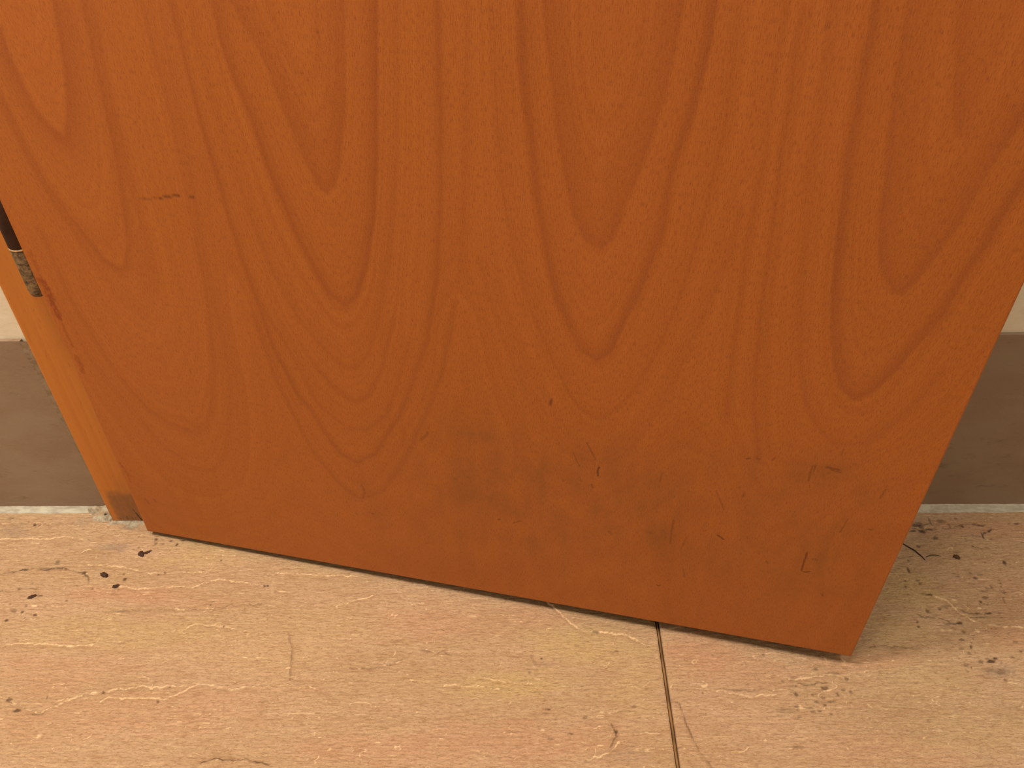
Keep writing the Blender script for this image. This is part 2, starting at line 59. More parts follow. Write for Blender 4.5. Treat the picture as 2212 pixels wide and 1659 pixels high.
PIT=[[-539.9,615.1,1.6,2.0,0.9],[-571.7,624.6,3.7,2.0,0.4],[-492.8,563.0,2.5,3.1,0.5],[-413.3,541.3,2.0,2.4,0.9],[-397.5,594.0,2.0,1.9,0.8],[-395.6,588.2,2.0,1.9,0.6],[-380.1,592.0,2.5,1.3,0.8],[-372.5,586.9,1.5,1.9,0.9],[-367.6,592.6,3.0,1.3,0.8],[-388.0,588.2,2.0,1.3,0.5],[-412.7,583.2,1.5,1.3,0.5],[-398.7,578.8,1.5,1.2,0.6],[-318.4,565.7,1.0,1.2,0.8],[-380.3,547.8,1.5,1.2,0.7],[-373.5,549.5,1.5,1.2,0.7],[-265.0,532.9,1.4,1.2,0.9],[-261.7,533.5,1.4,1.2,0.9],[-493.7,521.3,2.9,1.1,0.8],[-519.3,529.3,1.9,1.2,0.7],[-513.6,503.5,3.8,2.2,0.5],[-520.8,511.2,1.4,1.1,0.6],[-503.4,508.4,1.4,1.1,0.6],[-504.1,501.3,1.4,1.6,0.8],[-489.9,498.0,1.9,1.6,0.8],[-516.0,492.0,1.9,1.6,0.9],[-464.3,515.1,1.4,1.1,0.6],[-439.9,408.1,0.9,1.9,0.6],[-388.7,413.6,1.3,1.4,0.8],[-328.7,419.2,1.3,0.9,0.8],[-335.3,404.3,1.3,1.4,0.7],[-314.6,509.2,0.9,1.1,0.6],[-294.4,484.2,0.9,1.1,0.7],[-459.0,549.7,2.9,1.8,0.8],[-501.8,554.6,4.9,0.9,0.5],[-416.8,548.4,1.5,1.2,0.6],[-443.1,529.8,1.0,1.2,0.5],[439.2,611.8,6.1,2.0,0.8],[443.6,609.9,3.0,3.9,0.6],[455.9,617.1,1.0,4.6,0.7],[451.6,606.6,4.1,1.3,0.8],[442.3,603.4,3.5,2.6,0.9],[432.4,604.0,3.5,1.3,0.9],[442.9,615.1,5.1,1.3,0.6],[467.9,617.7,4.6,2.6,0.5],[485.8,621.6,2.0,1.3,0.6],[489.1,610.4,2.0,2.0,0.8],[475.3,611.7,1.5,2.6,0.5],[503.3,613.0,4.1,1.3,0.5],[509.4,611.6,4.6,1.3,0.7],[549.7,614.2,2.5,1.3,0.8],[453.1,594.4,3.0,2.5,0.7],[430.6,583.1,2.0,1.9,0.7],[515.3,603.8,1.5,1.9,0.9],[509.7,601.3,2.0,1.3,0.8],[506.1,598.7,1.0,3.2,0.9],[505.8,595.5,1.0,2.6,0.9],[489.2,582.9,1.5,1.2,0.8],[493.2,581.7,3.0,0.9,0.4],[497.1,579.2,1.5,1.2,0.4],[504.1,580.4,2.0,1.2,0.4],[513.8,561.4,2.0,3.0,0.9],[409.2,551.5,1.5,4.2,0.8],[413.5,564.0,1.5,1.8,0.6],[399.0,531.6,1.0,3.4,0.6],[401.2,538.0,1.4,1.2,0.6],[414.3,538.5,2.9,1.2,0.7],[415.3,534.5,1.9,1.7,0.6],[454.6,547.2,2.4,0.9,0.6],[457.8,543.1,2.4,1.2,0.5],[472.2,547.8,1.9,1.8,0.5],[482.3,545.4,2.9,1.2,0.5],[474.9,541.3,2.4,1.7,0.7],[487.3,529.8,1.4,3.4,0.5],[481.4,529.2,1.4,1.7,0.4],[476.0,525.2,1.9,1.1,0.5],[475.5,517.3,2.8,1.7,0.6],[468.8,512.3,1.9,1.7,0.8],[493.2,514.5,0.9,5.0,0.5],[419.9,520.8,3.3,1.1,0.8],[413.9,522.5,3.3,0.8,0.5],[411.4,501.4,2.3,2.2,0.7],[424.0,504.1,1.9,2.2,0.7],[430.9,506.3,3.3,2.2,0.4],[471.1,498.6,4.2,1.1,0.9],[481.7,498.6,1.4,1.6,0.5],[396.6,488.5,1.4,1.1,0.9],[395.7,483.3,1.8,1.1,0.9],[438.0,487.4,3.2,1.6,0.9],[428.2,486.9,7.3,0.8,0.7],[408.0,494.4,9.2,0.6,0.5],[438.2,477.4,2.3,1.6,0.6],[432.9,468.6,2.3,1.5,0.7],[438.4,461.0,1.3,2.0,0.8],[433.8,453.9,1.8,2.0,0.6],[428.5,458.5,3.6,1.0,0.5],[441.5,444.5,2.6,2.0,0.6],[451.4,445.0,3.5,2.0,0.95],[456.6,448.0,2.2,1.5,0.9],[448.9,447.5,2.7,1.0,0.6],[426.2,441.6,2.6,2.0,0.45],[429.9,438.7,0.9,1.0,0.9],[473.6,449.4,2.7,1.0,0.6],[484.0,466.0,2.2,1.5,0.5],[484.3,455.4,1.8,1.5,0.6],[456.1,434.3,5.2,3.9,0.45],[456.8,425.7,2.2,1.4,0.6],[446.4,436.2,6.1,2.4,0.4],[403.0,426.7,0.9,1.0,0.6],[369.9,384.7,1.7,1.3,0.4],[468.7,574.9,3.9,1.9,0.3],[235.7,452.7,1.8,1.5,0.5],[252.6,439.3,1.3,1.5,0.4],[281.9,436.9,2.2,1.9,0.5],[257.6,427.3,3.0,2.4,0.4],[247.4,424.9,1.7,1.4,0.5],[225.2,426.8,1.3,1.4,0.35],[257.1,411.3,1.7,2.3,0.7],[284.5,417.3,3.0,1.9,0.7],[272.0,410.8,1.3,1.9,0.55],[281.5,408.1,2.6,1.8,0.5],[274.4,404.0,2.1,1.4,0.6],[295.7,411.3,1.3,2.3,0.6],[301.6,415.5,2.2,0.9,0.6],[308.1,414.1,1.3,1.9,0.6],[307.9,426.8,2.2,1.9,0.6],[287.6,404.0,4.3,0.9,0.6],[280.8,400.8,2.1,1.4,0.7],[266.1,398.1,3.8,0.9,0.6],[254.5,399.0,2.5,1.4,0.5],[267.7,394.5,2.5,0.9,0.6],[274.6,394.9,1.7,0.9,0.6],[284.3,391.8,1.3,1.3,0.5],[255.0,389.1,2.1,0.9,0.4],[297.3,432.5,6.1,1.4,0.35],[246.6,360.7,4.5,2.9,0.3],[170.7,412.8,0.9,1.4,0.5],[270.2,420.6,5.2,0.7,0.5],[257.0,419.7,4.3,0.7,0.4],[244.7,395.4,8.4,3.6,0.25],[21.6,448.9,0.7,1.5,0.8],[86.8,375.2,1.2,1.7,0.8],[26.8,396.9,3.0,0.9,0.7],[23.7,393.3,2.5,0.7,0.5],[75.8,477.4,4.6,0.8,0.7],[28.0,368.8,3.7,0.6,0.7],[45.6,373.5,2.5,0.9,0.6],[59.8,388.8,1.7,1.3,0.5],[9.4,434.2,1.3,1.5,0.4],[94.9,456.3,2.2,1.0,0.5],[105.5,399.1,1.7,1.4,0.4],[108.7,388.8,1.3,0.9,0.4],[99.6,362.0,4.9,0.6,0.4],[-77.5,461.1,1.4,0.5,0.5],[59.1,419.9,1.7,0.9,0.4],[171.1,412.8,0.9,1.4,0.4],[-9.1,352.4,2.4,1.2,0.35],[57.8,348.3,2.4,0.8,0.4],[-125.1,442.1,2.7,1.0,0.5],[-72.2,352.0,0.6,0.6,0.7],[-41.4,346.3,1.2,0.8,0.4],[-313.4,513.7,1.4,0.8,0.4],[-474.6,406.3,3.5,1.4,0.85],[-462.2,395.8,3.9,1.8,0.85],[-442.7,392.2,6.0,0.9,0.5],[488.5,521.9,0.8,0.5,0.27],[454.4,509.2,1.1,0.9,0.33],[479.8,532.1,0.6,0.5,0.33],[523.1,542.2,1.1,0.9,0.32],[474.5,509.1,1.0,0.9,0.56],[504.4,518.2,1.0,0.7,0.31],[483.7,528.1,1.2,0.9,0.44],[467.1,497.4,0.9,0.9,0.55],[475.1,530.1,0.9,0.7,0.31],[470.2,502.8,0.5,0.5,0.47],[479.4,510.4,0.8,0.6,0.6],[489.9,514.1,0.6,0.8,0.35],[466.7,509.1,0.7,0.7,0.57],[494.0,525.9,0.6,0.9,0.47],[486.1,515.3,0.6,0.7,0.26],[493.4,561.6,1.2,0.9,0.59],[503.1,527.7,1.2,0.9,0.39],[514.7,536.8,1.1,0.6,0.32],[481.7,526.3,0.8,1.0,0.37],[495.5,528.9,0.6,0.9,0.38],[486.2,522.4,1.2,0.7,0.32],[495.0,527.2,0.6,0.8,0.3],[506.5,524.5,0.7,1.0,0.29],[466.3,534.2,0.8,1.0,0.42],[485.0,513.3,0.5,0.7,0.34],[522.1,548.4,0.9,0.5,0.34],[486.9,518.6,0.6,0.9,0.3],[519.9,517.8,0.9,1.0,0.39],[515.3,542.6,1.1,0.9,0.42],[497.3,523.2,1.1,1.0,0.57],[471.1,509.9,1.1,0.8,0.54],[470.0,533.2,1.0,0.6,0.57],[497.5,530.8,1.2,1.0,0.48],[519.0,519.9,0.6,1.0,0.48],[498.2,525.7,1.0,0.8,0.51],[502.9,534.0,0.5,1.0,0.25],[498.8,534.6,1.1,0.9,0.56],[464.3,539.4,0.6,0.9,0.37],[519.5,546.4,0.8,0.8,0.26],[509.5,524.7,0.8,0.9,0.46],[495.6,517.9,1.0,0.7,0.25],[517.4,554.8,0.6,0.8,0.38],[499.7,542.5,0.7,0.8,0.59],[495.4,524.8,0.9,1.0,0.43],[457.6,516.9,1.1,0.5,0.56],[490.0,516.8,1.1,0.7,0.53],[494.9,502.1,0.6,0.5,0.42],[473.8,512.8,1.1,0.8,0.25],[476.0,511.3,0.8,0.8,0.42],[499.0,523.8,1.1,0.7,0.52],[513.7,531.1,1.0,0.8,0.36],[509.9,538.4,1.2,0.6,0.55],[505.0,550.6,0.8,0.6,0.52],[468.8,511.9,0.6,0.5,0.3],[498.4,538.4,1.2,0.7,0.45],[427.3,459.0,0.5,0.6,0.58],[454.6,456.3,0.7,0.6,0.26],[496.2,470.4,1.0,0.8,0.53],[462.1,477.2,0.9,0.7,0.45],[485.0,484.0,1.2,0.5,0.48],[443.4,496.3,0.9,0.9,0.36],[470.8,481.2,0.9,0.9,0.5],[440.7,465.3,0.7,0.7,0.6],[469.7,483.4,0.7,0.9,0.35],[446.6,473.6,0.6,0.7,0.49],[439.1,483.9,1.2,0.8,0.3],[491.8,459.1,1.2,0.9,0.46],[444.2,469.1,0.6,0.5,0.57],[483.6,490.4,0.6,0.6,0.35],[462.2,477.5,1.0,0.8,0.44],[466.1,477.6,0.8,0.5,0.28],[465.8,472.3,0.5,0.5,0.6],[428.4,446.5,0.9,0.8,0.48],[492.8,483.4,1.0,0.7,0.49],[453.0,492.9,0.8,0.5,0.55],[442.2,474.3,0.6,0.9,0.34],[421.2,461.4,1.1,0.6,0.39],[445.0,473.2,1.1,0.5,0.59],[453.7,468.0,1.1,0.8,0.33],[430.5,480.2,1.0,0.5,0.54],[481.2,475.3,1.1,0.9,0.38],[481.1,497.3,0.9,0.5,0.47],[467.0,481.2,0.9,0.9,0.46],[475.2,470.1,0.6,0.9,0.48],[424.0,447.1,0.9,0.6,0.54],[541.8,614.4,1.2,1.0,0.49],[458.2,606.2,1.3,0.7,0.28],[481.9,611.8,1.0,0.9,0.34],[485.3,590.4,1.1,1.1,0.49],[534.9,569.9,1.1,0.8,0.25],[514.1,612.0,1.0,0.5,0.51],[516.1,592.1,0.6,0.7,0.56],[493.5,621.9,0.8,0.8,0.46],[513.0,592.4,1.3,1.0,0.55],[462.0,575.5,1.1,0.9,0.4],[485.4,593.2,1.2,1.1,0.35],[490.6,610.1,1.0,1.1,0.36],[469.5,603.0,0.9,0.5,0.34],[456.9,566.1,0.6,0.9,0.28],[502.3,596.2,0.6,0.6,0.58],[462.2,621.9,0.9,0.6,0.37],[391.0,584.1,0.6,0.7,0.55],[534.1,571.4,0.7,0.8,0.48],[495.0,598.6,1.2,0.6,0.5],[533.0,591.4,0.6,0.6,0.26],[467.3,584.5,1.3,0.9,0.38],[502.6,596.1,0.7,1.1,0.58],[463.3,632.3,0.6,1.2,0.5],[463.8,619.6,0.6,0.7,0.3],[445.0,593.3,0.9,0.7,0.51],[519.2,615.9,0.5,0.6,0.33],[479.5,577.6,0.6,0.9,0.37],[446.5,579.2,1.2,0.6,0.37],[505.0,596.6,0.5,0.6,0.54],[488.4,629.4,0.9,0.6,0.36],[483.3,609.5,0.6,0.8,0.41],[458.9,583.7,0.6,0.5,0.52],[485.9,610.2,0.6,0.7,0.45],[515.3,605.4,1.3,0.9,0.31],[457.6,608.3,1.0,1.0,0.26],[241.0,402.6,0.5,0.5,0.31],[266.4,398.2,0.6,0.6,0.31],[254.4,395.8,0.8,0.8,0.58],[270.4,400.0,0.8,0.6,0.38],[284.1,417.7,0.8,0.5,0.56],[232.9,433.1,0.5,0.7,0.46],[305.2,403.9,1.0,0.5,0.58],[284.5,428.5,0.8,0.5,0.27],[236.0,407.4,0.6,0.6,0.35],[264.6,442.2,1.1,0.5,0.4],[297.3,411.0,1.0,0.8,0.28],[266.7,409.2,0.7,0.8,0.35],[308.6,438.1,1.0,0.5,0.57],[341.7,433.1,0.5,0.5,0.35],[254.9,412.8,0.5,0.7,0.48],[261.6,422.5,0.8,0.7,0.27],[264.2,408.6,0.5,0.7,0.36],[264.0,402.7,0.8,0.5,0.47],[312.6,397.9,0.5,0.7,0.44],[258.7,406.4,0.7,0.7,0.43],[260.9,413.5,0.9,0.5,0.42],[263.8,424.5,0.8,0.6,0.32],[303.3,416.4,0.9,0.8,0.41],[263.9,402.0,0.6,0.5,0.36],[276.0,397.3,0.6,0.5,0.48],[253.6,388.6,1.0,0.5,0.54],[276.7,406.2,1.1,0.5,0.25],[275.3,412.0,0.9,0.6,0.33],[267.1,379.1,0.7,0.5,0.4],[275.3,421.9,0.5,0.8,0.28],[449.9,439.4,1.1,0.6,0.51],[415.0,447.4,0.7,0.6,0.49],[462.5,439.6,1.0,0.7,0.42],[464.4,442.9,1.0,0.6,0.28],[439.7,436.1,0.5,0.5,0.29],[424.5,436.1,1.0,0.8,0.36],[440.1,454.6,0.7,0.9,0.29],[478.5,447.6,1.1,0.8,0.5],[425.6,434.6,1.1,0.7,0.47],[460.6,442.6,0.7,0.5,0.56],[437.4,448.4,0.6,0.5,0.42],[460.7,444.9,0.7,0.6,0.55],[464.5,428.4,0.5,0.7,0.52],[424.3,437.1,0.6,0.5,0.38],[-498.4,494.8,0.9,0.8,0.59],[-508.6,536.0,1.2,1.0,0.51],[-511.3,502.1,1.0,0.9,0.56],[-513.3,532.6,0.7,0.8,0.32],[-513.5,520.2,0.5,1.0,0.55],[-504.3,510.5,1.1,0.9,0.3],[-498.8,535.9,0.9,0.6,0.27],[-483.5,508.8,1.0,0.8,0.33],[-503.8,518.3,0.9,0.6,0.25],[-484.0,493.7,0.6,0.5,0.42],[-512.2,501.1,0.9,0.8,0.57],[-511.2,499.3,0.6,0.6,0.28],[-496.8,522.6,1.0,1.0,0.38],[-496.4,505.1,0.8,0.7,0.27],[-427.5,614.7,1.2,1.1,0.5],[-431.9,617.0,0.9,1.1,0.57],[-433.3,601.3,0.7,0.8,0.55],[-495.9,607.5,0.8,0.9,0.34],[-460.3,609.9,0.5,0.8,0.45],[-431.8,609.4,1.3,1.1,0.31],[-442.0,625.3,1.3,1.0,0.39],[-482.3,608.0,1.0,0.6,0.56],[-455.2,605.3,0.8,0.6,0.41],[-417.5,598.2,0.7,1.0,0.52],[-422.6,589.4,1.0,0.7,0.57],[-419.7,604.0,1.0,0.6,0.42],[-429.9,609.8,1.1,0.7,0.59],[-431.0,605.6,1.1,0.7,0.26],[-377.1,574.3,0.9,0.8,0.29],[-377.5,579.2,0.9,1.0,0.41],[-403.9,571.7,1.1,1.0,0.53],[-402.9,584.6,0.6,0.9,0.51],[-355.0,594.0,0.9,0.8,0.59],[-370.9,581.6,0.9,0.9,0.46],[-373.4,578.1,0.6,0.7,0.31],[-396.8,576.3,0.8,0.6,0.41],[-397.7,590.2,0.7,0.8,0.49],[-359.1,582.6,0.5,1.1,0.32],[-547.3,618.9,0.9,0.7,0.52],[-548.7,620.1,0.6,1.0,0.4],[-558.7,614.9,0.8,0.9,0.39],[-534.0,614.2,1.3,1.0,0.5],[-533.0,619.9,0.8,1.1,0.29],[-548.9,620.3,1.0,0.9,0.52],[-524.2,615.2,1.2,0.6,0.49],[-551.1,610.8,1.3,0.5,0.39],[-597.3,617.9,1.3,0.6,0.3],[-572.9,613.6,1.2,0.9,0.57],[433.1,541.4,1.0,0.6,0.51],[413.8,547.7,0.6,0.5,0.37],[403.0,497.6,0.5,0.8,0.4],[405.7,505.5,0.9,0.5,0.55],[392.3,481.2,0.5,0.6,0.52],[392.9,514.7,1.1,0.5,0.55],[396.6,513.6,0.7,0.6,0.47],[389.2,505.8,1.0,0.9,0.49],[394.9,491.2,1.0,0.9,0.39],[385.1,517.7,0.7,0.6,0.47],[380.8,491.8,0.7,0.5,0.46],[379.4,540.1,1.2,0.7,0.41],[403.4,527.4,0.9,0.7,0.55],[436.6,529.6,1.0,1.0,0.34],[482.9,548.5,0.6,0.7,0.16],[-254.2,435.2,0.6,0.5,0.2],[500.9,588.2,1.1,0.7,0.16],[-172.2,501.2,0.9,0.7,0.25],[-43.1,479.1,1.2,0.6,0.15],[157.5,487.7,1.4,0.5,0.25],[-208.6,428.3,1.3,0.6,0.25],[468.6,541.0,1.7,0.6,0.27],[-442.7,607.0,0.7,0.8,0.18],[324.0,563.7,1.3,0.9,0.28],[396.8,381.7,1.3,0.5,0.24],[-219.0,479.9,1.3,0.7,0.17],[-389.9,593.3,1.4,0.9,0.14],[-422.2,570.9,1.7,0.5,0.25],[413.9,558.5,1.3,0.6,0.27],[-43.7,566.3,1.6,0.7,0.35],[81.5,351.4,1.1,0.5,0.12],[479.9,419.4,1.3,0.6,0.2],[197.3,424.3,0.5,0.6,0.33],[47.3,390.5,0.5,0.5,0.24],[45.5,376.7,0.9,0.5,0.24],[169.3,441.5,0.9,0.5,0.32],[-150.7,408.3,0.7,0.7,0.17],[-93.2,499.5,1.5,0.7,0.18],[-258.4,401.0,0.9,0.5,0.15],[212.4,420.8,1.3,0.5,0.23],[-370.3,444.6,0.7,0.5,0.25],[-332.6,388.9,0.6,0.5,0.29],[-265.5,520.4,1.4,0.7,0.31],[334.7,350.5,0.5,0.5,0.22],[-210.3,371.9,0.8,0.6,0.14],[-63.4,429.3,1.3,0.5,0.33],[-225.8,503.5,0.7,0.5,0.23],[250.3,551.9,1.1,0.7,0.35],[-14.2,385.3,0.7,0.6,0.13],[-357.7,428.0,1.0,0.6,0.26],[-159.0,420.9,0.9,0.6,0.28],[-192.8,396.7,1.3,0.7,0.13],[-91.1,561.7,0.7,0.7,0.3],[-370.2,388.7,1.3,0.7,0.29],[-293.6,407.3,1.1,0.5,0.3],[-168.4,378.1,1.3,0.5,0.15],[347.6,562.9,0.6,0.9,0.17],[-262.7,493.1,1.3,0.5,0.19],[-486.6,533.5,1.4,0.7,0.26],[455.4,604.5,0.9,0.8,0.2],[518.6,541.7,1.6,0.8,0.28],[454.9,480.3,0.8,0.6,0.29],[313.8,428.3,1.3,0.6,0.3],[-364.6,380.6,1.0,0.5,0.15],[110.3,543.7,0.9,0.7,0.17],[-318.3,591.0,0.9,0.9,0.18],[-273.3,571.5,1.3,0.8,0.16],[367.6,611.7,0.7,0.6,0.3],[-417.8,404.1,0.7,0.5,0.14],[323.8,498.2,1.5,0.7,0.25],[-47.3,446.2,1.1,0.7,0.17],[-304.6,343.0,1.1,0.5,0.23],[-551.1,543.9,1.5,0.6,0.26],[-21.0,558.8,0.6,0.5,0.28],[-278.5,460.1,1.1,0.7,0.16],[-78.5,398.0,1.1,0.5,0.27],[264.0,369.7,1.0,0.5,0.15],[156.8,416.2,0.9,0.6,0.17],[-120.8,496.1,1.3,0.8,0.18],[-437.6,499.9,1.5,0.8,0.13],[-178.3,469.5,1.5,0.6,0.22],[454.4,402.9,1.4,0.6,0.35],[170.4,391.9,1.0,0.6,0.34],[413.5,364.3,1.1,0.5,0.22],[-108.4,353.0,1.1,0.6,0.27],[-427.9,477.5,0.9,0.8,0.28],[-145.9,459.6,1.5,0.6,0.28],[-153.0,483.2,1.3,0.5,0.28],[307.0,343.6,0.9,0.5,0.35],[270.8,371.4,1.0,0.5,0.31],[-407.9,408.5,0.7,0.6,0.27],[3.9,468.3,0.8,0.8,0.25],[513.8,574.7,0.5,0.6,0.19],[541.7,571.8,1.1,0.9,0.19],[-240.7,546.6,0.6,0.7,0.25],[-297.8,446.8,1.0,0.6,0.18],[-266.4,369.9,1.1,0.6,0.2],[80.9,496.2,1.3,0.8,0.23],[-51.0,411.1,1.0,0.5,0.13],[320.8,459.8,1.4,0.5,0.32],[331.2,539.0,1.4,0.5,0.27],[267.1,406.0,0.7,0.5,0.16],[393.0,438.3,1.3,0.6,0.22],[404.9,356.5,1.2,0.5,0.32],[-199.6,514.0,1.4,0.7,0.3],[219.7,489.7,0.6,0.7,0.32],[26.2,514.0,1.5,0.5,0.16],[72.6,468.3,1.3,0.5,0.33],[-235.2,463.6,0.5,0.5,0.24],[489.1,551.7,0.6,0.8,0.33],[-10.2,458.4,1.4,0.6,0.22],[-81.9,537.0,0.8,0.6,0.14],[-42.7,392.2,1.3,0.5,0.2],[336.4,352.1,0.7,0.5,0.31],[-211.6,422.1,1.4,0.5,0.19],[72.0,587.3,1.1,0.8,0.22],[231.6,419.4,1.1,0.6,0.15],[-360.4,525.1,0.7,0.8,0.32],[410.9,492.3,1.4,0.8,0.3],[333.3,414.7,0.5,0.5,0.18],[23.0,446.0,1.5,0.5,0.34],[-344.8,391.1,0.8,0.5,0.26],[-467.7,442.5,1.2,0.5,0.14],[107.4,531.3,0.7,0.6,0.25],[-40.8,495.2,0.6,0.5,0.26],[-120.0,555.7,1.5,0.7,0.2],[473.9,452.2,0.6,0.6,0.18],[326.5,392.1,0.5,0.5,0.27],[-4.2,515.9,1.1,0.5,0.23],[55.9,356.8,1.0,0.5,0.13],[-2.7,446.1,1.2,0.5,0.34],[198.1,405.9,1.5,0.7,0.15],[400.1,454.2,1.1,0.5,0.14],[308.2,499.4,1.6,0.8,0.24],[82.9,437.6,1.0,0.7,0.35],[-182.8,486.2,0.9,0.5,0.16],[-319.4,400.9,0.6,0.6,0.34],[-91.6,342.8,0.7,0.5,0.15],[-375.8,489.0,1.4,0.7,0.17],[-512.6,591.6,0.9,0.8,0.12],[-401.7,420.0,0.7,0.5,0.31],[-424.0,401.0,0.5,0.6,0.23],[-188.8,546.6,1.5,0.6,0.25],[-209.4,557.0,0.9,0.6,0.29],[305.6,393.1,0.7,0.5,0.34],[-46.3,441.9,0.5,0.7,0.22],[-302.8,469.9,0.7,0.5,0.2],[-76.6,508.1,0.7,0.8,0.24],[-130.1,429.1,0.5,0.5,0.2],[-23.9,372.9,0.9,0.5,0.26],[288.1,513.2,1.3,0.6,0.12],[-505.8,600.2,1.0,0.6,0.25],[238.8,475.8,1.3,0.5,0.16],[322.8,447.7,0.7,0.5,0.32],[-427.0,375.1,0.5,0.6,0.24],[-420.8,527.6,1.0,0.7,0.3],[372.6,543.1,1.2,0.8,0.16],[332.2,536.4,1.2,0.7,0.24],[390.8,568.8,0.8,0.9,0.26],[434.8,540.1,0.9,0.7,0.3],[4.6,590.6,1.1,0.8,0.32],[-446.0,493.3,1.5,0.7,0.26],[-354.3,464.7,0.9,0.6,0.23],[-402.4,384.8,0.9,0.5,0.26],[-209.4,573.8,1.2,0.5,0.33],[69.0,529.8,1.6,0.7,0.12],[250.6,597.3,0.9,0.8,0.27],[426.9,383.1,0.6,0.5,0.14],[206.5,482.6,1.2,0.5,0.23],[-82.3,601.7,1.3,1.0,0.29],[521.8,582.2,1.3,0.8,0.22],[311.1,486.5,0.6,0.7,0.32],[-137.7,429.3,0.6,0.7,0.35],[-494.4,426.0,1.5,0.6,0.14],[228.8,462.3,0.8,0.5,0.17],[322.1,470.4,1.1,0.6,0.21],[247.5,405.4,0.5,0.6,0.13],[-1.9,359.0,1.3,0.5,0.33],[-330.4,411.0,1.3,0.5,0.18],[27.2,343.4,0.6,0.5,0.33],[-321.8,379.5,1.2,0.6,0.2],[109.9,566.6,0.8,0.8,0.15],[41.1,587.4,1.5,0.8,0.15],[373.0,423.1,1.1,0.5,0.31],[204.0,494.6,0.6,0.7,0.17],[284.5,440.2,0.8,0.5,0.18],[1.0,368.0,1.0,0.5,0.28],[520.7,554.0,1.2,0.8,0.25],[-304.3,555.0,1.4,0.7,0.14],[-437.7,518.2,1.1,0.6,0.19],[-266.0,439.2,1.3,0.5,0.23],[204.2,500.1,1.4,0.5,0.18],[79.8,577.4,0.5,0.8,0.25],[137.0,376.1,0.7,0.6,0.32],[481.8,517.2,0.5,0.8,0.16],[-443.2,406.0,1.2,0.6,0.15],[228.1,535.8,1.1,0.7,0.2],[-143.5,379.8,1.1,0.6,0.13],[301.3,553.4,0.9,0.7,0.3],[136.2,461.0,1.1,0.6,0.17],[-143.3,481.7,0.6,0.6,0.28],[-540.3,508.7,1.6,0.8,0.15],[375.7,360.5,1.0,0.5,0.23],[-369.8,450.1,0.6,0.5,0.15],[183.8,504.6,1.5,0.8,0.16],[218.2,402.6,0.7,0.6,0.13],[-185.6,413.9,1.3,0.7,0.25],[207.4,353.5,1.4,0.5,0.22],[271.5,456.5,0.5,0.7,0.21],[-378.8,510.1,0.5,0.8,0.15],[-474.4,351.8,0.7,0.5,0.2],[-158.0,359.0,1.2,0.5,0.31],[249.3,371.9,0.8,0.5,0.33],[-47.9,501.0,1.2,0.7,0.24],[-400.8,344.7,0.6,0.5,0.2],[-507.9,540.7,1.0,0.5,0.14],[10.2,489.4,0.5,0.5,0.17],[327.0,358.7,1.3,0.6,0.23],[-285.2,428.8,0.7,0.7,0.17],[76.1,432.4,0.5,0.6,0.23],[193.7,451.4,1.3,0.5,0.17],[198.8,584.2,1.0,0.8,0.15],[-103.4,411.4,0.7,0.5,0.24],[354.5,456.9,1.4,0.6,0.15],[405.6,479.4,0.6,0.6,0.22],[-551.5,519.5,0.6,0.6,0.19],[508.5,599.1,0.9,0.5,0.21],[-167.6,513.4,0.7,0.6,0.31],[405.9,455.1,1.1,0.5,0.34],[-503.7,461.9,1.1,0.6,0.33],[100.2,576.7,0.6,0.8,0.12],[-119.0,392.4,0.9,0.7,0.23],[-191.7,586.5,1.1,0.7,0.28],[72.6,371.1,0.9,0.5,0.14],[257.2,512.4,1.0,0.7,0.25],[-322.4,419.5,0.6,0.7,0.35],[495.0,467.2,0.8,0.6,0.3],[-284.3,427.0,0.8,0.5,0.14],[234.2,507.8,1.1,0.6,0.32],[217.9,401.3,1.4,0.6,0.15],[340.6,369.4,0.6,0.5,0.3],[437.0,593.1,1.5,0.9,0.22],[-308.6,535.4,0.8,0.8,0.29],[-243.8,400.8,1.3,0.5,0.33],[124.4,593.8,1.0,0.7,0.17],[126.0,482.8,1.5,0.6,0.25],[461.6,612.9,0.9,0.9,0.27],[382.1,592.4,1.5,0.6,0.19],[-156.7,455.7,1.4,0.6,0.28],[-275.7,411.5,0.8,0.6,0.26],[-356.6,493.1,1.2,0.7,0.17],[-294.9,401.8,0.5,0.5,0.3],[-356.1,608.7,1.8,0.9,0.28],[229.0,385.5,0.9,0.6,0.34],[193.6,403.3,0.5,0.5,0.25],[322.0,603.5,1.6,0.9,0.13],[211.1,408.5,0.7,0.6,0.16],[-75.9,364.1,0.8,0.5,0.2],[181.9,461.5,0.9,0.6,0.26],[458.6,518.1,0.7,0.5,0.18],[30.9,575.5,0.7,0.7,0.12],[-114.2,365.7,0.7,0.5,0.28],[175.7,350.6,0.9,0.5,0.29],[-386.6,482.7,0.5,0.5,0.18],[91.2,367.0,0.5,0.6,0.19],[-257.9,606.1,0.9,0.5,0.2],[215.2,453.9,0.7,0.7,0.32],[119.8,528.5,0.9,0.5,0.29],[125.0,413.7,1.1,0.5,0.23],[-152.3,523.5,0.6,0.7,0.25],[428.2,480.9,1.6,0.5,0.23],[-10.1,439.4,1.4,0.6,0.27],[316.2,347.5,0.5,0.6,0.21],[199.4,386.0,0.5,0.5,0.33]]
